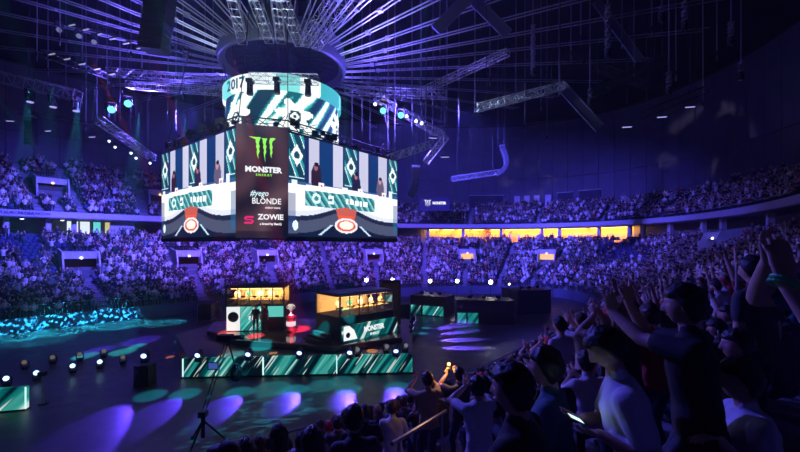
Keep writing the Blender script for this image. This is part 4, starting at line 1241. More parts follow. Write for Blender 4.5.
# ---------------------------------------------------------------- camera crane on the dark floor
cb = G(203, 446)
cr = thing('camera_crane', 'black camera crane with a leaning boom and small monitor on the dark floor', 'camera crane', cb)
def lc(px, py, dy=0): return W(px, py, cb.y + dy) - cb
for i in range(3):
    a_ = 2 * PI * i / 3 + .4
    lg = MB().tube((0, 0, .9), (.75 * math.cos(a_), .75 * math.sin(a_), .06), .035, 6).build('leg', BLACK, cr)
    MB().tube((.75 * math.cos(a_) - .05, .75 * math.sin(a_), .06), (.75 * math.cos(a_) + .05, .75 * math.sin(a_), .06), .06, 10).build('wheel', DARK, lg)
MB().tube((0, 0, .3), (0, 0, 1.1), .07, 8).build('column', BLACK, cr)
p_a, p_b = lc(206, 418), lc(228, 338, 1.6)
p_a = Vector((0, 0, 1.1))
bm_ = MB()
for s in (-1, 1):
    o_ = Vector((.06 * s, 0, 0)); bm_.tube(p_a + o_, p_b + o_, .022, 5)
for j in range(12):
    f0, f1 = j / 12, (j + 1) / 12
    s = 1 if j % 2 else -1
    bm_.tube(p_a + (p_b - p_a) * f0 + Vector((.06 * s, 0, 0)), p_a + (p_b - p_a) * f1 - Vector((.06 * s, 0, 0)), .010, 4)
bm_.build('boom', mat('boom_grey', (.10, .10, .11), .4, .5), cr)
MB().box(p_b + Vector((-.1, 0, .02)), (.55, .3, .22)).build('camera_body', BLACK, cr)
MB().tube(p_b + Vector((.15, 0, .02)), p_b + Vector((.55, .2, -.02)), .08, 10, 0, .1).build('camera_lens', DARK, cr)
MB().tube(p_b + Vector((0, 0, -.1)), p_b + Vector((.25, 0, -1.0)), .03, 6).build('camera_arm', DARK, cr)
MB().ball(p_b + Vector((.32, 0, -1.35)), .28, 10, 8, 0, (.8, .8, 1.3)).build('remote_head', BLACK, cr)
mo = MB().box(lc(213, 366, .3), (.36, .06, .26)).build('monitor', BLACK, cr)
MB().box(lc(213, 366, .26), (.31, .02, .2)).build('monitor_screen', emi('blue_screen', (.08, .14, .6), .6), mo)
MB().tube(lc(213, 366, .33), p_a + (p_b - p_a) * .72, .02, 5).build('monitor_arm', DARK, cr)
MB().box((0, 0, 1.12), (.25, .25, .2)).build('pan_head', DARK, cr)
# lamp stand on the dark floor
sb = G(43.5, 404)
st = thing('lamp_stand', 'thin grey stand with a small box on top beside the short LED wall', 'stand', sb)
MB().tube((0, 0, .03), (-.05, 0, 1.25), .022, 6).build('pole', ALU, st)
MB().tube((0, 0, 0), (0, 0, .05), .2, 14).build('foot', DARK, st)
MB().box((-.06, 0, 1.33), (.26, .2, .18)).build('box', DARK, st)
# sign on the far wall
sgp = W(434.5, 204, 62)
sgn = thing('hanging_sign', 'dark hanging sign with a white claw mark and word before the far wall', 'sign', sgp)
MB().box((0, 0, 0), (4.9, .2, 2.2)).build('board', mat('sign_board', (.03, .025, .10), .5), sgn)
Ms = Matrix.Translation((-1.1, -.12, .05)) @ Matrix.Rotation(PI / 2, 4, 'X')
claws('claw_mark', WHITE, sgn, Ms, 1.2)
text_mesh('lettering', 'MONSTER', .55, WHITE, sgn, Matrix.Translation((.75, -.12, .12)) @ Matrix.Rotation(PI / 2, 4, 'X'), bold=.04, sx=.85)
for s in (-1, 1): MB().tube((s * 2, 0, 1.1), (s * 2, 0, 30 - sgp.z), .03, 5).build('cable', DARK, sgn)
# dark boards, two painted black for the shade of exit gaps, and pale doors at the back of the far upper stand, against the panelled wall
def wall_spot(px):
    best = None
    for p in np.arange(ARC[0], ARC[-1], .004):
        n = n_upper(p); k = KF + .5 + UROWD * n - .30; q = oval(p, k)
        if q.y > 20:
            d = abs(pix(q)[0] - px)
            if best is None or d < best[0]: best = (d, p, k, row_up(p, n - 1)[1])
    return best[1:]
for (px, w_, h_, lab) in ((486, 6.2, 2.6, 'long black board at the back of the far upper stand'), (565, 2.4, 2.6, 'black gap of an exit at the back of the upper stand'), (590, 3.4, 2.7, 'wide black gap of an exit at the back of the upper stand')):
    p, k, z = wall_spot(px); inn = inward(p, k); c = oval(p, k, z)
    t = thing('exit_board', lab, 'board', c, math.atan2(-inn.x, inn.y))
    MB().box((0, 0, h_ / 2), (w_, .14, h_)).build('face', mat('board_black', (.015, .012, .04), .7), t)
    MB().box((0, .02, h_ + .05), (w_ + .3, .2, .1)).build('cap', PALE, t)
for px in (517, 527, 537, 548):
    p, k, z = wall_spot(px); inn = inward(p, k); c = oval(p, k, z)
    t = thing('exit_door', 'pale lilac exit door at the back of the far upper stand', 'door', c, math.atan2(-inn.x, inn.y), 'pale exit doors of the upper stand')
    MB().box((0, .04, 1.2), (1.0, .06, 2.4)).build('leaf', mat('pale_door', (.62, .58, .72), .6), t); MB().box((0, -.02, 1.25), (1.25, .08, 2.5)).build('frame', WALLM, t)
# ================================================================ people
def V(*a): return Vector(a)
class Fig:
    "collects overlapping soft shapes that are then fused into one skin"
    def __init__(s): s.mb = MB(); s.seg = []
    def cap(s, p, q, r1, r2, tag, n=12):
        p, q = Vector(p), Vector(q); d = q - p; L = d.length
        if L < 1e-5: d = Vector((0, 0, 1)); L = 1e-5
        d = d / L
        a = d.cross(V(0, 0, 1) if abs(d.z) < .9 else V(1, 0, 0)).normalized(); b = d.cross(a)
        rings = []
        for t in (-1.0, -.8, -.45): rings.append((p + d * r1 * t, r1 * math.sqrt(max(.0004, 1 - t * t))))
        rings += [(p, r1), (p + (q - p) * .5, (r1 + r2) / 2), (q, r2)]
        for t in (.45, .8, 1.0): rings.append((q + d * r2 * t, r2 * math.sqrt(max(.0004, 1 - t * t))))
        s._rings([[c + (a * math.cos(2 * PI * i / n) + b * math.sin(2 * PI * i / n)) * r for i in range(n)] for c, r in rings])
        s.seg.append((p, q, r1, r2, tag))
    def loft(s, rings, tag, n=18, pw=2.4):
        "rings: (centre, side vector, front vector)"
        out = []
        for (c, sv, fv) in rings:
            o = []
            for i in range(n):
                t = 2 * PI * i / n; cx, sy = math.cos(t), math.sin(t)
                k = (abs(cx) ** pw + abs(sy) ** pw) ** (-1 / pw)
                o.append(Vector(c) + Vector(sv) * cx * k + Vector(fv) * sy * k)
            out.append(o)
        s._rings(out)
        for (c0, s0, f0), (c1, s1, f1) in zip(rings[:-1], rings[1:]):
            for off in (-.55, 0, .55):
                s.seg.append((Vector(c0) + Vector(s0) * off, Vector(c1) + Vector(s1) * off, Vector(f0).length, Vector(f1).length, tag))
    def _rings(s, rs):
        n = len(rs[0]); vs = [p for r in rs for p in r]; fs = []
        for j in range(len(rs) - 1):
            for i in range(n): fs.append((j * n + i, j * n + (i + 1) % n, (j + 1) * n + (i + 1) % n, (j + 1) * n + i))
        fs += [tuple(range(n - 1, -1, -1)), tuple(range((len(rs) - 1) * n, len(rs) * n))]
        s.mb.add(vs, fs)

def head_point(x, y, z):
    "unit direction -> point of the head (x side, y front, z up), metres"
    px, py, pz = .077 * x, .096 * y, .118 * z
    if z < 0:
        px *= 1 - .30 * (-z) ** 1.6
        if y < 0: py *= 1 - .45 * (-z)
        else: py *= 1 - .10 * (-z)
    if z > .3: px *= 1.0 + .02 * z
    if y > 0:
        e = math.exp
        f = y
        nose = .033 * min(1, max(0, (.028 - pz) / .062)) if pz > -.036 else .033 * max(0, 1 - (-.036 - pz) / .010)
        py += f * nose * e(-(px / .015) ** 2)
        py += f * .009 * e(-((pz - .034) / .012) ** 2) * e(-(px / .05) ** 2)
        py -= f * .010 * e(-((pz - .014) / .012) ** 2) * e(-((abs(px) - .031) / .015) ** 2)
        py += f * .007 * e(-((pz + .060) / .006) ** 2) * e(-(px / .022) ** 2)
        py += f * .006 * e(-((pz + .074) / .006) ** 2) * e(-(px / .020) ** 2)
        py += f * .012 * e(-((pz + .102) / .016) ** 2) * e(-(px / .026) ** 2)
    return px, py, pz

def head_grid(fn, nu=34, nv=26):
    vs = []; fs = []
    for j in range(nv + 1):
        a = PI * j / nv
        for i in range(nu):
            t = 2 * PI * i / nu
            vs.append(fn(math.sin(a) * math.cos(t), math.sin(a) * math.sin(t), math.cos(a)))
    for j in range(nv):
        for i in range(nu): fs.append((j * nu + i, (j + 1) * nu + i, (j + 1) * nu + (i + 1) % nu, j * nu + (i + 1) % nu))
    return vs, fs

def frame_from(look, up=V(0, 0, 1)):
    f = Vector(look).normalized(); r = f.cross(up).normalized(); u = r.cross(f)
    return Matrix(((r.x, f.x, u.x), (r.y, f.y, u.y), (r.z, f.z, u.z)))

def ik(a, b, l1, l2, pole):
    d = b - a; L = d.length
    if L > (l1 + l2) * .995:
        k = L / ((l1 + l2) * .995); l1 *= k; l2 *= k
    d = d / max(L, 1e-6)
    x = (l1 * l1 - l2 * l2 + L * L) / (2 * L); h = math.sqrt(max(0, l1 * l1 - x * x))
    p = Vector(pole) - d * Vector(pole).dot(d)
    p = p.normalized() if p.length > 1e-6 else V(0, 0, -1)
    return a + d * x + p * h

def hand(fg, w, d, palm, side, curl, tag='skin', fan=1.0):
    "w wrist, d finger direction, palm normal, side = +1 when the thumb lies to palm x d"
    d = d.normalized(); palm = (palm - d * palm.dot(d)).normalized(); s = d.cross(palm).normalized() * side
    fg.loft([(w - d * .01, s * .026, palm * .020), (w + d * .035, s * .036, palm * .017), (w + d * .085, s * .041, palm * .014), (w + d * .095, s * .036, palm * .010)], tag, 12)
    for k, (off, ln) in enumerate(((.031, .072), (.0105, .080), (-.0105, .074), (-.031, .058))):
        base = w + d * (.088 - .006 * abs(k - 1.3)) + s * off
        dd = (d + s * off * 5.5 * fan).normalized(); p = base - dd * .012; ang = 0
        for m_, fr in enumerate((.46, .30, .26)):
            ang += curl * (.7 if m_ == 0 else 1.0)
            v_ = dd * math.cos(ang) + palm * math.sin(ang)
            q = p + v_ * (ln * fr + (.012 if m_ == 0 else 0))
            fg.cap(p, q, .0092 - .0008 * m_, .0086 - .001 * m_, tag, 8); p = q
    p = w + d * .028 + s * .030
    dd = (d * .75 + s * .75 + palm * .3).normalized()
    for m_, ln in enumerate((.040, .032, .026)):
        q = p + dd * ln; fg.cap(p, q, .0115 - .001 * m_, .0105 - .0012 * m_, tag, 8); p = q
        dd = (dd + d * .35 + palm * curl * .3).normalized()

FINGERS = True
def make_figure(spec, voxel):
    """spec (local metres, facing +y): hip, sho (point between the shoulders), head (centre), look, side (unit vector to the right),
    hands ((wrist, finger dir, palm, curl, elbow pole) right, left), feet (right, left), sleeve, build"""
    fg = Fig()
    hip, sho, head = Vector(spec['hip']), Vector(spec['sho']), Vector(spec['head'])
    sd = Vector(spec.get('side', (1, 0, 0))).normalized(); b = spec.get('build', 1.0)
    up = (sho - hip).normalized(); fw = up.cross(sd).normalized() * 1.0
    if fw.y < 0: fw = -fw
    T = lambda f_, w, d_, o=0: (hip + (sho - hip) * f_ + fw * o, sd * w * b, fw * d_ * b)
    slv = spec.get('sleeve', 'short')
    fg.loft([T(-.16, .120, .085), T(-.05, .165, .115), T(.12, .168, .115)], 'pants')
    fg.loft([T(.00, .168, .120), T(.14, .166, .120), T(.34, .156, .108), T(.58, .172, .118, .01), T(.80, .186, .122, .01), T(.93, .176, .095), T(1.02, .125, .072, -.005), T(1.07, .07, .058, 0)], 'shirt', 22)
    nb = sho + up * .02
    hb = head - Vector(spec['look']).normalized() * .025 - V(0, 0, .075)
    fg.cap(nb - up * .04, hb, .060 * (1 + .2 * (b - 1)), .056, 'skin')
    # head
    R = frame_from(spec['look'])
    vs, fs = head_grid(head_point)
    fg.mb.add([head + R @ Vector(v) for v in vs], fs)
    fg.seg.append((head + R @ V(0, 0, .03), head + R @ V(0, .02, -.05), .095, .075, 'skin'))
    for s in (-1, 1):
        c = head + R @ V(.077 * s, -.012, -.002)
        fg.cap(c + R @ V(0, 0, .018), c + R @ V(0, .006, -.02), .015, .010, 'skin', 8)
    # arms
    for s, hd in zip((1, -1), spec['hands']):
        S = sho + sd * (.172 * b * s) - up * .045
        w = Vector(hd[0]); el = ik(S, w, .285, .255, hd[4])
        fg.cap(S - sd * .035 * s, S + (el - S) * .12, .070 * b, .066 * b, 'shirt')
        if slv == 'short':
            m_ = S + (el - S) * .62
            fg.cap(S, m_, .066 * b, .060 * b, 'shirt'); fg.cap(m_, el, .046 * b, .041 * b, 'skin')
            fg.cap(el, el + (w - el) * .35, .043 * b, .043 * b, 'skin'); fg.cap(el + (w - el) * .35, w, .043 * b, .028, 'skin')
        else:
            fg.cap(S, el, .066 * b, .052 * b, 'shirt'); fg.cap(el, el + (w - el) * .93, .052 * b, .037, 'shirt'); fg.cap(el + (w - el) * .9, w, .03, .027, 'skin')
        hand(fg, w, Vector(hd[1]), Vector(hd[2]), hd[5] if len(hd) > 5 else s, hd[3])
    # legs
    for s, ft in zip((1, -1), spec['feet']):
        H = hip + sd * .095 * s - up * .03; ft = Vector(ft); an = ft + V(0, -.03, .09)
        kn = ik(H, an, .43, .42, spec.get('knee', V(0, 1, .2)))
        fg.cap(H, kn, .092 * b, .064, 'pants'); fg.cap(kn, an, .060, .043, 'pants')
        fg.cap(ft + V(0, -.05, .045), ft + V(0, .13, .035), .042, .036, 'shoe', 10)
    me = bpy.data.meshes.new('person')
    me.from_pydata(fg.mb.v, [], fg.mb.f); me.update()
    o = bpy.data.objects.new('tmp', me); col.objects.link(o)
    bm = bmesh.new(); bm.from_mesh(me); bmesh.ops.recalc_face_normals(bm, faces=bm.faces); bm.to_mesh(me); bm.free()
    r = o.modifiers.new('r', 'REMESH'); r.mode = 'VOXEL'; r.voxel_size = voxel; r.use_smooth_shade = True
    sm = o.modifiers.new('s', 'SMOOTH'); sm.factor = .5; sm.iterations = 2 if voxel < .01 else 2
    bpy.context.view_layer.update()
    out = bpy.data.meshes.new_from_object(o.evaluated_get(bpy.context.evaluated_depsgraph_get()))
    bpy.data.objects.remove(o); bpy.data.meshes.remove(me)
    # give the face back the features the fusing has rounded off
    Rt = R.transposed()
    for v in out.vertices:
        d = Rt @ (v.co - head)
        if d.y > .015 and -.125 < d.z < .13 and abs(d.x) < .09 and d.y < .15 and not (d.z < -.075 and d.y < .05):
            q = Vector((d.x / .077, d.y / .096, d.z / .118))
            if .7 < q.length < 1.5:
                q.normalize()
                if q.z < 0: q.x /= 1 - .30 * (-q.z) ** 1.6; q.normalize()
                t = Vector(head_point(q.x, q.y, q.z)); w8 = min(1, max(0, (d.y - .015) / .025))
                v.co = head + R @ (d * (1 - w8) + t * w8)
    out.update()
    # which cloth or skin each face is
    n = len(out.polygons); c = np.empty(n * 3, np.float32); out.polygons.foreach_get('center', c); c = c.reshape(-1, 3)
    best = np.full(n, 1e9); idx = np.zeros(n, np.int32); slot = {'skin': 0, 'shirt': 1, 'pants': 2, 'shoe': 3}
    for (p, q, r1, r2, tg) in fg.seg:
        p = np.array(p); d = np.array(q) - p; L2 = max(1e-9, (d * d).sum())
        t = np.clip(((c - p) @ d) / L2, 0, 1)
        ds = np.linalg.norm(c - p - t[:, None] * d, axis=1) - (r1 + (r2 - r1) * t)
        m_ = ds < best; best[m_] = ds[m_]; idx[m_] = slot[tg]
    # folds of the cloth
    nv = len(out.vertices); co = np.empty(nv * 3, np.float32); out.vertices.foreach_get('co', co); co = co.reshape(-1, 3)
    no = np.empty(nv * 3, np.float32); out.vertices.foreach_get('normal', no); no = no.reshape(-1, 3)
    lv = np.empty(len(out.loops), np.int32); out.loops.foreach_get('vertex_index', lv)
    cloth = np.zeros(nv); ls = np.empty(n, np.int32); lt = np.empty(n, np.int32)
    out.polygons.foreach_get('loop_start', ls); out.polygons.foreach_get('loop_total', lt)
    fidx = np.repeat(idx, lt); cloth[lv[(fidx == 1) | (fidx == 2)]] = 1; cloth[lv[fidx == 0]] = 0
    f_ = (np.sin(co[:, 2] * 38 + 3 * np.sin(co[:, 0] * 17) + 4 * co[:, 1]) + np.sin(co[:, 0] * 31 + co[:, 2] * 19 + 2 * np.sin(co[:, 1] * 23))) * .0028 + .004
    co += no * (f_ * cloth)[:, None].astype(np.float32)
    out.vertices.foreach_set('co', co.ravel())
    out.materials.clear()
    for m in (SKIN[0], SHIRT, PANTS, SHOE): out.materials.append(m)
    out.polygons.foreach_set('material_index', idx)
    out.polygons.foreach_set('use_smooth', np.ones(n, bool))
    out.update()
    return out

def hair_mesh(spec, style, seed=0):
    head = Vector(spec['head']); R = frame_from(spec['look'])
    def fn(x, y, z):
        px, py, pz = head_point(x, min(y, .999), z)
        lim = .40 if y > .42 else (.40 - (.42 - y) * 1.25 if y > -.05 else (-.19 - (-.05 - y) * 1.3 if y > -.4 else -.65))
        if style == 'long': lim -= .1 if y > .1 else .25
        m_ = min(1, max(-1, (z - lim) / .14))
        n_ = noise.noise(Vector((x * 4 + seed, y * 4, z * 4))) * .012 + noise.noise(Vector((x * 11 + seed, y * 11, z * 11))) * .010
        th = .024 if style == 'short' else .028
        if style == 'cap': th = .012; n_ = 0
        off = (th + n_) * max(0, min(1, m_ + .6)) - .016 * max(0, -m_)
        L = math.sqrt(px * px + py * py + pz * pz); k = 1 + off / L
        if style == 'tall' and z > .5: k += .10 * (z - .5)
        return px * k, py * k - .003, pz * k
    vs, fs = head_grid(fn, 40, 30)
    mb = MB(); mb.add([head + R @ Vector(v) for v in vs], fs)
    if style == 'long':
        for j in range(9):
            a = PI * (1.02 + .96 * j / 8)
            p = head + R @ V(.072 * math.cos(a), .085 * math.sin(a) - .005, .0); q = head + R @ V(.085 * math.cos(a), .075 * math.sin(a) - .035, -.24 + .03 * math.sin(j * 3))
            mb.tube(p, q, .034, 8, 0, .022)
    if style == 'cap':
        mb.prism([head + R @ V(x, y, .052) for x, y in ((-.07, .06), (-.06, .13), (-.03, .165), (.03, .165), (.06, .13), (.07, .06))], R @ V(0, 0, .008))
    me = bpy.data.meshes.new('hair'); me.from_pydata(mb.v, [], mb.f)
    me.polygons.foreach_set('use_smooth', [True] * len(me.polygons)); me.update()
    return me

def objcol_mat(name, rough=.8):
    m = bpy.data.materials.new(name); m.use_nodes = True; nt = m.node_tree; b = nt.nodes['Principled BSDF']
    oi = nt.nodes.new('ShaderNodeObjectInfo'); b.inputs['Roughness'].default_value = rough
    tc = nt.nodes.new('ShaderNodeTexCoord'); n = nt.nodes.new('ShaderNodeTexNoise'); n.inputs['Scale'].default_value = 260
    mx = nt.nodes.new('ShaderNodeMix'); mx.data_type = 'RGBA'; mx.blend_type = 'MULTIPLY'; mx.inputs[0].default_value = .25
    nt.links.new(tc.outputs['Object'], n.inputs['Vector']); nt.links.new(oi.outputs['Color'], mx.inputs[6]); nt.links.new(n.outputs['Fac'], mx.inputs[7])
    nt.links.new(mx.outputs[2], b.inputs['Base Color'])
    return m
SHIRT = objcol_mat('shirt_cloth')
SKIN = [mat('skin_a', (.52, .30, .22), .55, noise_amt=.08, noise_scale=20), mat('skin_b', (.60, .38, .29), .55, noise_amt=.08, noise_scale=20)]
PANTS = mat('dark_denim', (.03, .035, .06), .85); SHOE = mat('shoe', (.05, .05, .05), .6)
HAIRM = {'dark': mat('hair_dark', (.018, .012, .010), .5), 'brown': mat('hair_brown', (.07, .035, .018), .5), 'fair': mat('hair_fair', (.32, .20, .09), .5), 'red_cap': mat('cap_red', (.45, .03, .03), .7), 'black_cap': mat('cap_black', (.02, .02, .025), .7)}

def seated(hands, look=(0, 1, -.05), lean=.10, sleeve='short', hipz=.50, build=1.0):
    return dict(hip=V(0, -.05, hipz), sho=V(0, -.05 + lean, hipz + .52), head=V(0, .0 + lean * 1.25, hipz + .71), look=look, hands=hands, feet=(V(.13, .38, 0), V(-.13, .36, 0)), sleeve=sleeve, knee=V(0, .6, 1), build=build)
def standing(hands, look=(0, 1, -.1), lean=.04, sleeve='short', hipz=.93, build=1.0):
    return dict(hip=V(0, 0, hipz), sho=V(0, lean, hipz + .53), head=V(0, lean + .03, hipz + .725), look=look, hands=hands, feet=(V(.12, .0, 0), V(-.12, .04, 0)), sleeve=sleeve, knee=V(0, 1, 0), build=build)
UPP = V(0, 0, 1)
def lap(z, f=.30): return ((V(.12, f, z), V(-.2, 1, -.1), V(0, 0, -1), .5, V(.6, -.4, -.5)), (V(-.12, f, z), V(.2, 1, -.1), V(0, 0, -1), .5, V(-.6, -.4, -.5)))
def clap(z, f=.34): return ((V(.04, f, z), V(-.05, .55, .8), V(-1, 0, 0), .12, V(.8, -.2, -.8)), (V(-.04, f - .02, z - .02), V(.05, .55, .8), V(1, 0, 0), .12, V(-.8, -.2, -.8)))
def raised(z, x=.26, f=.16): return ((V(x, f, z), V(.1, .1, 1), V(-.4, .9, 0), .15, V(1, -.2, 0)), (V(-x, f + .03, z - .03), V(-.1, .1, 1), V(.4, .9, 0), .15, V(-1, -.2, 0)))
def down(z): return ((V(.27, .06, z), V(0, .15, -1), V(-1, 0, 0), .4, V(.4, -1, 0)), (V(-.27, .06, z), V(0, .15, -1), V(1, 0, 0), .4, V(-.4, -1, 0)))
def phone_up(z): return ((V(.10, .38, z), V(-.1, .1, 1), V(-.2, -.9, 0), .7, V(.8, -.2, -.6)), (V(-.08, .37, z - .02), V(.1, .1, 1), V(.2, -.9, 0), .7, V(-.8, -.2, -.6)))
KINDS = {}
for key, spec, words in (
        ('sit', seated(lap(.66)), 'hands in lap'),
        ('sit_clap', seated(clap(.98), lean=.06), 'seated and clapping'),
        ('sit_up', seated(raised(1.46), lean=.02, look=(0, 1, .1)), 'seated, arms raised'),
        ('stand', standing(down(.86)), 'standing'),
        ('stand_clap', standing(clap(1.62, .30), look=(0, 1, .05)), 'standing and clapping'),
        ('stand_up', standing(raised(1.98, .24), look=(0, 1, .08)), 'standing, arms raised'),
        ('stand_phone', standing(phone_up(1.60)), 'hands held up'),
        ('sit_turn', seated(lap(.70, .26), look=(-.7, .7, 0), lean=.03, sleeve='long'), 'looking aside')):
    KINDS[key] = (spec, make_figure(spec, .0125), words, {st: hair_mesh(spec, st, i) for i, st in enumerate(('short', 'long', 'cap'))})
SHIRTS = {'white': (.62, .62, .66), 'pale grey': (.38, .38, .42), 'black': (.012, .012, .015), 'navy': (.015, .02, .06), 'dark grey': (.05, .05, .06), 'red': (.35, .02, .03), 'teal': (.02, .22, .24), 'green': (.04, .16, .04), 'tan': (.42, .30, .16)}
HAIRS = (('short', 'dark', 'short dark hair'), ('short', 'brown', 'short brown hair'), ('long', 'dark', 'long dark hair'), ('long', 'fair', 'long fair hair'), ('cap', 'black_cap', 'a black cap'), ('cap', 'red_cap', 'a red cap'))
HAIRCACHE = {}
def person(kind, loc, face, shirt, hair, label, group, scale=1.0):
    spec, me, words, hm = KINDS[kind]
    o = bpy.data.objects.new('person', me); col.objects.link(o)
    o.location = loc; o.rotation_euler.z = math.atan2(-face[0], face[1]); o.scale = (scale,) * 3
    o.color = (*SHIRTS[shirt], 1)
    tag(o, label, 'person', group)
    st, hc, _ = hair
    key = (kind, st, hc)
    if key not in HAIRCACHE:
        h = hm[st].copy(); h.materials.append(HAIRM[hc]); HAIRCACHE[key] = h
    link('hair' if st != 'cap' else 'cap', HAIRCACHE[key], o)
    return o

# ---------------------------------------------------------------- where people sit
def in_vom(up, phi, k):
    for (u, p, k0, k1, hw) in VOM:
        if u == up and k0 < k < k1:
            d = abs((phi - p + PI) % (2 * PI) - PI) * speed(phi, k)
            if d < hw: return True
    return False
def in_aisle(up, phi, k):
    for p, km in (AISLE_UP if up else AISLE_LOW):
        if k > km: continue
        d = abs((phi - p + PI) % (2 * PI) - PI) * speed(phi, k)
        if d < .52: return True
    return False
near, far = [], []
for up in (False, True):
    for i in range(16 if up else NROW):
        phi = 0.0
        while phi < 2 * PI:
            k, z = (row_up if up else row_low)(phi, i)
            q_ = oval(phi, k); nr = not up and dphi_cam(phi) < .85 and math.hypot(q_.x, q_.y) < 20
            st = (.66 if nr else .50) / speed(phi, k); ph = phi; phi += st
            if up and i >= n_upper(ph): continue
            if up and i >= 7 and any(n_upper(ph + s_ * 1.6 / speed(ph, k)) != n_upper(ph) for s_ in (-1, 1)): continue
            p = oval(ph, k + (.14 if i == 0 else 0), z)
            if p.y < .6: continue
            x, y = pix(p + V(0, 0, 1))
            if not (-40 < x < 840 and -20 < y < 520): continue
            if in_vom(up, ph, k) or in_aisle(up, ph, k): continue
            D = math.hypot(p.x, p.y)
            if not up and dphi_cam(ph) < .85 and D < 26: near.append((D, p, ph, k, i))
            else: far.append((up, p, ph, k, i))
near.sort(key=lambda a: a[0])
def sil(px):
    xs = (0, 180, 250, 300, 350, 420, 470, 520, 560, 600, 640, 700, 800); ys = (470, 447, 432, 424, 410, 385, 366, 345, 330, 305, 290, 262, 250)
    return float(np.interp(px, xs, ys))
FOCUS = V(-7, 26, 0)
# ---------------------------------------------------------------- the people close by, each posed on its own
SHIRTS.update({'lilac white': (.60, .60, .66), 'blue teal': (.05, .13, .17), 'jacket': (.014, .013, .016), 'mid blue': (.05, .06, .16)})
def hero(hp, D, face, lean, look, hands, shirt, style, hairc, label, sleeve='short', build=1.0, voxel=.0095, hipdrop=.715, scale=1.0):
    "hp: pixel of the head centre, D: depth; hands in world points"
    H = W(hp[0], hp[1], D); f = V(face[0], face[1], 0).normalized(); rz = math.atan2(-f.x, f.y)
    base = V(H.x, H.y, 0) - f * lean; base.z = floor_z(base.x, base.y)
    Ri = Matrix.Rotation(-rz, 3, 'Z')
    loc = lambda p: Ri @ (Vector(p) - base)
    dirl = lambda d: Ri @ Vector(d)
    hz_ = H.z - base.z
    hip = V(0, -.02, hz_ - hipdrop)
    sho = V(0, lean * .72 - .02, hz_ - .195)
    hs_ = []
    for k, h in enumerate(hands):
        s = 1 if k == 0 else -1
        if h is None: hs_.append((V(.27 * s, .08, hip.z - .06), V(0, .15, -1), V(-s, 0, 0), .4, V(.4 * s, -1, 0)))
        else: hs_.append((loc(h[0]), dirl(h[1]), dirl(h[2]), h[3], dirl(h[4])))
    sit = hip.z < .70
    spec = dict(hip=hip, sho=sho, head=V(0, lean, hz_), look=dirl(look), hands=hs_, sleeve=sleeve, build=build,
                feet=(V(.12, .34 if sit else .02, 0), V(-.12, .32 if sit else .06, 0)), knee=V(0, 1, .4))
    me = make_figure(spec, voxel)
    o = bpy.data.objects.new('person', me); col.objects.link(o); o.location = base; o.rotation_euler.z = rz; o.color = (*SHIRTS[shirt], 1)
    tag(o, label, 'person')
    hm = hair_mesh(spec, style, hp[0]); hm.materials.append(HAIRM[hairc]); link('hair' if style != 'cap' else 'cap', hm, o)
    HEROES.append((base, floor_z(base.x, base.y)))
    return o, loc, spec
HEROES = []
# man looking down at his telephone
ph_c = W(577, 423, 2.18)
h1, loc1, sp1 = hero((607, 349), 2.25, (-.92, .39), .17, (-.82, .34, -.50),
     ((ph_c + V(.075, .10, -.015), V(-.95, -.35, .10), V(0, -.15, 1), .45, V(.3, .6, -1)), (ph_c + V(.10, -.055, -.035), V(-1, .15, .10), V(.1, .25, 1), .45, V(.4, -.4, -1))),
     'lilac white', 'short', 'dark', 'man in a pale tee looking down at the lit telephone in his hands', build=1.08)
collar = thing('smartphone', 'lit smartphone held by the man in a pale tee', 'telephone', ph_c + V(-.005, .01, .018), -.35)
Rp = Matrix.Rotation(.35, 3, 'Y') @ Matrix.Rotation(-.25, 3, 'X')
MB().box((0, 0, 0), (.075, .15, .009), rot=Rp).build('case', BLACK, collar)
MB().box(Rp @ V(0, 0, .0055), (.068, .138, .002), rot=Rp).build('screen', emi('phone_screen', (.62, .9, .88), 1.3), collar)
pl_ = bpy.data.lights.new('phone_glow', 'AREA'); pl_.energy = .05; pl_.size = .1; pl_.color = (.6, .9, .9)
po = bpy.data.objects.new('phone_glow', pl_); po.location = ph_c + V(0, 0, .035); aim(po, W(607, 349, 2.25)); col.objects.link(po)
# two in profile before him
hero((545, 367), 2.6, (-.86, .50), .06, (-.86, .50, .0), (None, None), 'blue teal', 'tall', 'dark', 'young man in a blue-green shirt in profile before the man with a telephone')
hero((512, 389), 1.95, (-.80, .60), .05, (-.82, .57, -.05), (None, None), 'jacket', 'short', 'dark', 'spectator in a black jacket with a pale collar, dark hair over the neck', sleeve='long')
# tall dark figure with arms held up
hero((684, 306), 2.3, (-.80, .60), .05, (-.80, .60, .0),
     ((W(628, 302, 2.75), V(-.15, .1, 1), V(-.5, -.8, 0), .25, V(.2, .3, -1)), (W(612, 312, 2.6), V(-.1, .1, 1), V(.5, .8, 0), .25, V(.1, -.6, -1))),
     'black', 'short', 'dark', 'tall spectator in black holding both forearms up over the crowd', build=1.05)
# clapping figure cut by the edge of the picture
h5, loc5, sp5 = hero((868, 232), 1.38, (-.90, .44), .03, (-.9, .44, .1),
     ((W(768, 262, 1.62), V(-.05, .1, 1), V(.3, -.9, 0), .22, V(.3, .8, -.7)), (W(785, 279, 1.26), V(.05, .25, 1), V(.1, .9, .1), .25, V(-.2, -.2, -1))),
     'mid blue', 'short', 'brown', 'spectator in a dark blue tee clapping with raised arms, green wristband', build=1.05)
w_ = loc5(W(783.5, 283, 1.26)); e_ = loc5(W(778, 292, 1.26)); d_ = (w_ - e_).normalized()
mb = MB(); a_ = d_.cross(V(1, 0, 0)).normalized(); b_ = d_.cross(a_)
for j in range(20):
    t0, t1 = 2 * PI * j / 20, 2 * PI * (j + 1) / 20
    for s_ in (-.008, .008):
        mb.tube(w_ + d_ * s_ + (a_ * math.cos(t0) + b_ * math.sin(t0)) * .036, w_ + d_ * s_ + (a_ * math.cos(t1) + b_ * math.sin(t1)) * .036, .006, 6)
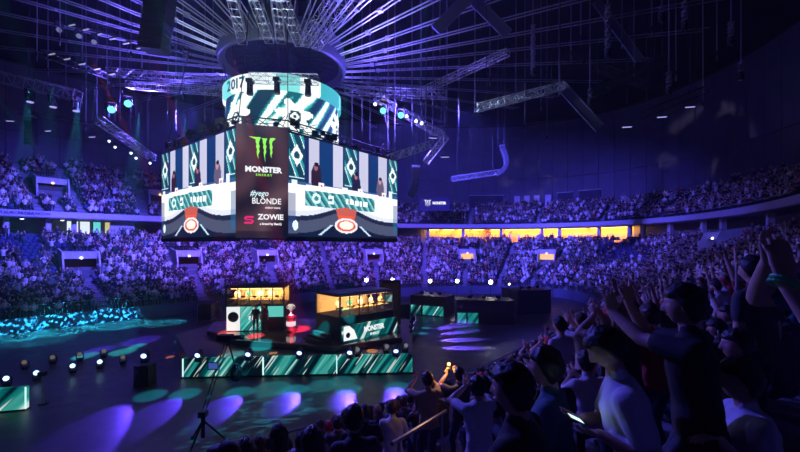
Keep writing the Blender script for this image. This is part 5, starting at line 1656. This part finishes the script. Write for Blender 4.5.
mb.build('wristband', mat('green_band', (.02, .55, .18), .4), h5)['label'] = 'green wristband'
# sitting pair further right
hero((739, 380), 2.3, (-.95, .30), .08, (-.95, .30, -.05),
     ((W(712, 428, 2.42), V(-.9, .2, .1), V(0, 0, -1), .5, V(.3, .6, -1)), (W(716, 436, 2.12), V(-.9, -.1, .1), V(0, 0, -1), .5, V(.3, -.6, -1))),
     'lilac white', 'short', 'dark', 'pale-shirted spectator sitting low in profile, forearms on the knees')
hero((737, 346), 3.0, (-.93, .36), .05, (-.93, .36, .05), (None, None), 'black', 'short', 'dark', 'dark-clad spectator behind the pale-shirted one sitting low', voxel=.012)
# individuals a few rows down
def put(kind, px, py, D, shirt, hair, label, face=None, scale=1.0):
    hz0 = KINDS[kind][0]['head'].z
    D = min((abs(W(px, py, e).z - floor_z(W(px, py, e).x, e) - hz0) + abs(e - D) * .06, e) for e in np.arange(2.4, 14, .1))[1]
    p = W(px, py, D); z = floor_z(p.x, p.y); d = Vector(face) if face else (FOCUS - p); d.z = 0; d.normalize()
    hz_ = KINDS[kind][0]['head'].z
    o = person(kind, (p.x, p.y, z), d, shirt, hair, label, None, (p.z - z) / hz_ if abs((p.z - z) / hz_ - 1) < .16 else 1.0)
    HEROES.append((V(p.x, p.y, 0), z)); return o
put('stand_clap', 480, 389, 4.2, 'white', HAIRS[0], 'white-shirted spectator seen from behind, clapping, two rows below the black jacket')
put('stand_phone', 429, 381, 6.4, 'tan', HAIRS[1], 'tan-shirted spectator lit warm, hands up, beside the handrail')
put('stand', 563, 326, 7.0, 'white', HAIRS[0], 'white-shirted spectator standing among seated rows, one of two side by side')
put('stand_clap', 584, 321, 7.3, 'white', HAIRS[1], 'white-shirted clapping spectator next to another in white')
put('sit', 356, 424, 3.6, 'dark grey', HAIRS[0], 'dark grey shirted spectator below the camera, broad back, short dark hair')
put('sit_clap', 313, 447, 3.5, 'black', HAIRS[2], 'long-haired spectator in black clapping low below the camera')
# warm phone light held up in the crowd
pp = put('stand_phone', 461, 376, 7.2, 'dark grey', HAIRS[0], 'dark-shirted spectator holding up a phone with a warm light')
bpy.context.view_layer.update()
wp = pp.matrix_world @ V(.01, .44, 1.70)
t = thing('smartphone', 'small phone with a warm light held up over the crowd near the floor', 'telephone', wp)
MB().box((0, 0, 0), (.075, .012, .15)).build('case', BLACK, t); MB().ball((.0, -.012, .04), .028, 8, 6).build('flash', emi('phone_flash', (1, .5, .12), 8), t)
pl_ = bpy.data.lights.new('phone_flash', 'POINT'); pl_.energy = 9; pl_.color = (1, .5, .15); pl_.shadow_soft_size = .05
po = bpy.data.objects.new('phone_flash', pl_); po.location = wp + V(-.05, -.15, .06); col.objects.link(po)
# handrails of the stair before the camera
RAILW = mat('handrail_paint', (.30, .30, .36), .35, .5)
for (xa, ya, Da, xb, yb, Db, lab) in ((392, 444, 4.6, 446, 411, 6.4, 'pale sloping handrail between two blocks of spectators'), (520, 357, 12.5, 548, 343, 15.5, 'thin handrail far down between the rows')):
    a, b = W(xa, ya, Da), W(xb, yb, Db)
    t = thing('handrail', lab, 'handrail')
    MB().tube(a, b, .028, 8).build('rail', RAILW, t)
    for f_ in (0, .2, .4, .6, .8, 1): c = a + (b - a) * f_; HEROES.append((V(c.x, c.y, 0), floor_z(c.x, c.y)))
    for f_ in (.1, .9):
        c = a + (b - a) * f_; MB().tube(c, (c.x, c.y, floor_z(c.x, c.y)), .022, 6).build('post', RAILW, t)
t = thing('railing', 'upright stair railing with crossbars between the blocks behind the tall figure', 'railing')
rb_ = W(737, 312, 6.0); zf = floor_z(rb_.x, rb_.y)
for dx in (0, .45):
    MB().tube((rb_.x + dx, rb_.y, zf), (rb_.x + dx, rb_.y, rb_.z + .75), .025, 6).build('post', RAILW, t)
for z in (.25, .5, .75): MB().tube((rb_.x, rb_.y, rb_.z + z), (rb_.x + .45, rb_.y, rb_.z + z), .02, 6).build('crossbar', RAILW, t)

# ---------------------------------------------------------------- people on the stage
for (px, py, z, sh, hr, lab, fc) in ((257.5, 331, PL, 'black', HAIRS[0], 'person in black standing before the white booth panel', (.3, -1, 0)), (266.5, 330, PL, 'dark grey', HAIRS[1], 'person in dark grey standing before the teal booth panel', (-.2, -1, 0))):
    p = G(px, py, z); person('stand', (p.x, p.y - .3, z), fc, sh, hr, lab, None)
p = G(218, 322, 0); person('stand', (p.x, p.y, 0), (0, -1, 0), 'green', HAIRS[0], 'green-shirted person standing beyond the end of the white booth', None, 1.15)  # green light on this person is put into the shirt colour
j = 0
for (t, x, y, zg) in BOOTH_SEATS:
    Mw = Matrix.Translation(t.location) @ Matrix.Rotation(t.rotation_euler.z, 4, 'Z')
    p = Mw @ V(x + .1, y + .1, zg)
    f = Mw.to_3x3() @ V(0, -1, 0)
    person('sit', p + V(0, 0, .02), f, ('white', 'teal', 'white', 'pale grey', 'tan')[j % 5], HAIRS[j % 2], ('%s-shirted player sitting in the %s booth' % (('white', 'teal', 'white', 'pale grey', 'tan')[j % 5], 'white and teal fronted' if j < 5 else 'dark glass')), 'players in the booths', .74)
    j += 1
for (px, py, h, sh, hr) in ((424, 309, 0, 'navy', 0), (436, 309, 0, 'white', 1), (472, 314, 0, 'dark grey', 0), (486, 314, 0, 'white', 2), (499, 315, 0, 'black', 1)):
    p = G(px, py, 0); person('stand', p, (-.4, -1, 0), sh, HAIRS[hr], '%s-shirted person with %s standing behind a caster desk' % (sh, HAIRS[hr][2]), None, 1.12)
# ---------------------------------------------------------------- spectators of the stand around the camera
HERO_ZONE = []
n_near = 0; rest = []
ORD = ['%s row above the barrier' % w for w in 'first second third fourth fifth sixth seventh eighth ninth tenth eleventh twelfth thirteenth fourteenth fifteenth sixteenth seventeenth eighteenth nineteenth twentieth'.split()]
seats_taken = []
def seat_label(shirt, words, hair, where):
    return '%s shirted spectator with %s %s' % (shirt, hair, words)
rr = random.Random(11)
for (D, p, ph, k, i) in near:
    if D < 3.15: continue
    if p.x > .3 and D < 3.6 and p.x > 1.0: continue
    if rr.random() < .06: continue
    px, py_s = pix(p + V(0, 0, 1.34)); _, py_t = pix(p + V(0, 0, 1.80)); _, py_u = pix(p + V(0, 0, 2.15))
    lim = sil(px)
    opts = []
    if py_s > lim - 2: opts += ['sit', 'sit', 'sit_clap', 'sit_turn']
    if py_t > lim: opts += ['stand', 'stand_clap', 'stand']
    if py_u > lim - 12: opts += ['stand_up', 'stand_phone', 'sit_up']
    if not opts: continue
    if any(abs(p.z - z_) < .9 and (p.x - b_.x) ** 2 + (p.y - b_.y) ** 2 < .36 for b_, z_ in HEROES): continue
    if n_near >= 270:
        rest.append((False, p, ph, k, i)); continue
    kind = rr.choice(opts)
    shirt = rr.choice(('black', 'black', 'navy', 'dark grey', 'dark grey', 'pale grey', 'white', 'black', 'navy', 'teal', 'red'))
    hair = HAIRS[rr.choice((0, 0, 0, 1, 1, 2, 2, 3, 4, 5))] if kind else HAIRS[0]
    d = FOCUS - p; d.z = 0; d.normalize()
    a = rr.uniform(-.3, .3); d = V(d.x * math.cos(a) - d.y * math.sin(a), d.x * math.sin(a) + d.y * math.cos(a), 0)
    words = KINDS[kind][2]
    person(kind, (p.x + rr.uniform(-.06, .06), p.y, p.z), d, shirt, hair, '%s-shirted spectator with %s, %s, %s' % (shirt, hair[2], words, ORD[i]), 'spectators in the stand around the camera', rr.uniform(.94, 1.05))
    n_near += 1
far += rest
print('near people', n_near, 'far seats', len(far))

# ---------------------------------------------------------------- the crowd of the far stands: far too many to pick apart
def template(parts):
    vs, fs, cs, o = [], [], [], 0
    for (v, f, c) in parts:
        v = np.array(v, np.float32); vs.append(v); fs += [tuple(i + o for i in g) for g in f]; cs += [c] * len(v); o += len(v)
    tri = []
    for g in fs:
        for j in range(1, len(g) - 1): tri.append((g[0], g[j], g[j + 1]))
    return np.concatenate(vs), np.array(tri, np.int32), np.array(cs)
def mbp(fn): 
    m = MB(); fn(m); return m.v, m.f
def body_parts(armup, stand):
    h = .42 if stand else 0
    P = []
    def torso(m):
        rings = [(.46 + h, .17, .12), (.78 + h, .17, .12), (.98 + h, .20, .11), (1.06 + h, .07, .07)]
        n = 6; vs = []; fs = []
        for (z, a, b) in rings:
            for i in range(n): t = 2 * PI * (i + .5) / n; vs.append((a * math.cos(t), b * math.sin(t) + .04, z))
        for j in range(len(rings) - 1):
            for i in range(n): fs.append((j * n + i, j * n + (i + 1) % n, (j + 1) * n + (i + 1) % n, (j + 1) * n + i))
        m.add(vs, fs)
    P.append((*mbp(torso), 1))
    P.append((*mbp(lambda m: m.ball((0, .07, 1.17 + h), .115, 6, 4, 0, (.8, .95, 1.1))), 0))
    P.append((*mbp(lambda m: m.ball((0, .04, 1.215 + h), .118, 6, 3, 0, (.84, .98, .85))), 2))
    for s in (-1, 1):
        if armup == 2: pts = [(s * .2, .05, .95 + h), (s * .30, .12, 1.12 + h), (s * .22, .14, 1.42 + h)]
        elif armup == 1: pts = [(s * .2, .05, .95 + h), (s * .25, .16, .76 + h), (s * .05, .36, 1.0 + h)]
        else: pts = [(s * .2, .04, .96 + h), (s * .25, .06, .70 + h), (s * .14, .32, .62 + h)]
        P.append((*mbp(lambda m: m.tube(pts[0], pts[1], .06, 4, 0, .05, caps=False)), 1))
        P.append((*mbp(lambda m: m.tube(pts[1], pts[2], .045, 4, 0, .05)), 0))
        if stand: P.append((*mbp(lambda m: m.tube((s * .1, 0, 0), (s * .1, .02, .92), .06, 4, 0, .09, caps=False)), 3))
        else: P.append((*mbp(lambda m: m.tube((s * .1, 0, .48), (s * .12, .42, .47), .085, 4, 0, .07)), 3)); P.append((*mbp(lambda m: m.tube((s * .12, .40, .47), (s * .12, .38, 0), .06, 4, 0, .05, caps=False)), 3))
    return template(P)
TEMPL = [body_parts(0, False), body_parts(1, False), body_parts(2, False), body_parts(0, True), body_parts(2, True)]
def mass(name, places, label, cat):
    groups = {}
    for (t, x, y, z, a, s, c) in places: groups.setdefault(t, []).append((x, y, z, a, s, c))
    VS, TS, CS, o = [], [], [], 0
    for t, rows in groups.items():
        v, tri, ci = TEMPL[t] if not isinstance(t, tuple) else SEAT_T
        n = len(rows); pos = np.array([r[:3] for r in rows]); a = np.array([r[3] for r in rows]); s = np.array([r[4] for r in rows]); colr = np.array([r[5] for r in rows])  # n,4,3
        ca, sa = np.cos(a), np.sin(a)
        x = v[None, :, 0] * s[:, None]; y = v[None, :, 1] * s[:, None]; z = v[None, :, 2] * s[:, None]
        out = np.stack([x * ca[:, None] - y * sa[:, None] + pos[:, None, 0], x * sa[:, None] + y * ca[:, None] + pos[:, None, 1], z + pos[:, None, 2]], -1)
        VS.append(out.reshape(-1, 3)); CS.append(colr[:, ci, :].reshape(-1, 3))
        TS.append((tri[None] + (np.arange(n) * len(v))[:, None, None] + o).reshape(-1, 3)); o += n * len(v)
    VS, TS, CS = np.concatenate(VS).astype(np.float32), np.concatenate(TS).astype(np.int32), np.concatenate(CS).astype(np.float32)
    me = bpy.data.meshes.new(name)
    me.vertices.add(len(VS)); me.vertices.foreach_set('co', VS.ravel())
    me.loops.add(TS.size); me.loops.foreach_set('vertex_index', TS.ravel())
    me.polygons.add(len(TS)); me.polygons.foreach_set('loop_start', (np.arange(len(TS)) * 3).astype(np.int32))
    at = me.color_attributes.new('Col', 'FLOAT_COLOR', 'POINT')
    at.data.foreach_set('color', np.concatenate([CS, np.ones((len(CS), 1), np.float32)], 1).ravel())
    me.materials.append(attr_mat('crowd_cloth')); me.update(calc_edges=True)
    o = link(name, me); tag(o, label, cat, kind='stuff')
    print(name, len(places), 'tris', len(TS))
    return o
SEAT_T = template([(*mbp(lambda m: m.box((0, -.16, .62), (.44, .06, .5)).box((0, .04, .42), (.44, .4, .06))), 0)])
SC = np.array([(.75, .75, .78), (.42, .42, .46), (.30, .3, .34), (.02, .02, .025), (.015, .02, .05), (.05, .05, .06), (.03, .03, .03), (.3, .04, .05), (.05, .2, .22)])
SP = np.array([.22, .07, .04, .27, .14, .13, .08, .025, .025])
SK = np.array([(.55, .34, .26), (.62, .42, .33), (.42, .26, .2)]); HR = np.array([(.018, .012, .01), (.05, .03, .015), (.2, .13, .06)])
ppl = {'low': [], 'up': []}; seats = []
for (up, p, ph, k, i) in far:
    x, y = pix(p + V(0, 0, 1))
    dens = .93
    if not up and x < 42 and 232 < y < 262: dens = .12             # empty blue seats
    if not up and 598 < x < 650 and y < 264: dens = .25
    inn = inward(ph, k); a = math.atan2(-inn.x, inn.y)
    if rng.random() > dens:
        seats.append((('s',), p.x, p.y, p.z, a, 1.0, [(.03, .04, .14)] * 4)); continue
    t = int(rng.choice(5, p=[.56, .20, .07, .12, .05]))
    c = [SK[rng.integers(3)], SC[rng.choice(9, p=SP)], HR[rng.integers(3)], (.02, .022, .04)]
    jit = rng.uniform(-.07, .07, 2)
    ppl['up' if up else 'low'].append((t, p.x + jit[0], p.y + jit[1], p.z, a + rng.uniform(-.35, .35), rng.uniform(.92, 1.08), c))
mass('crowd_lower_stand', ppl['low'], 'dense crowd filling the rows of the lower stand', 'crowd')
mass('crowd_upper_stand', ppl['up'], 'dense crowd filling the rows of the upper stand', 'crowd')
if seats: mass('seat_rows', seats, 'empty blue plastic seats among the crowd', 'seats')
# ---------------------------------------------------------------- thin haze of the hall
hz = bpy.data.materials.new('hall_haze'); hz.use_nodes = True; nt = hz.node_tree
nt.nodes.remove(nt.nodes['Principled BSDF'])
vs_ = nt.nodes.new('ShaderNodeVolumeScatter'); vs_.inputs['Density'].default_value = HAZE; vs_.inputs['Anisotropy'].default_value = .2
vs_.inputs['Color'].default_value = (.9, .9, 1, 1)
nt.links.new(vs_.outputs[0], nt.nodes['Material Output'].inputs['Volume'])
mb = MB(); mb.prism([oval(2 * PI * i / 64, 31, -.5) for i in range(64)], (0, 0, 31.2))
tag(mb.build('haze', hz), 'thin violet haze filling the hall under the roof', 'haze', kind='stuff')
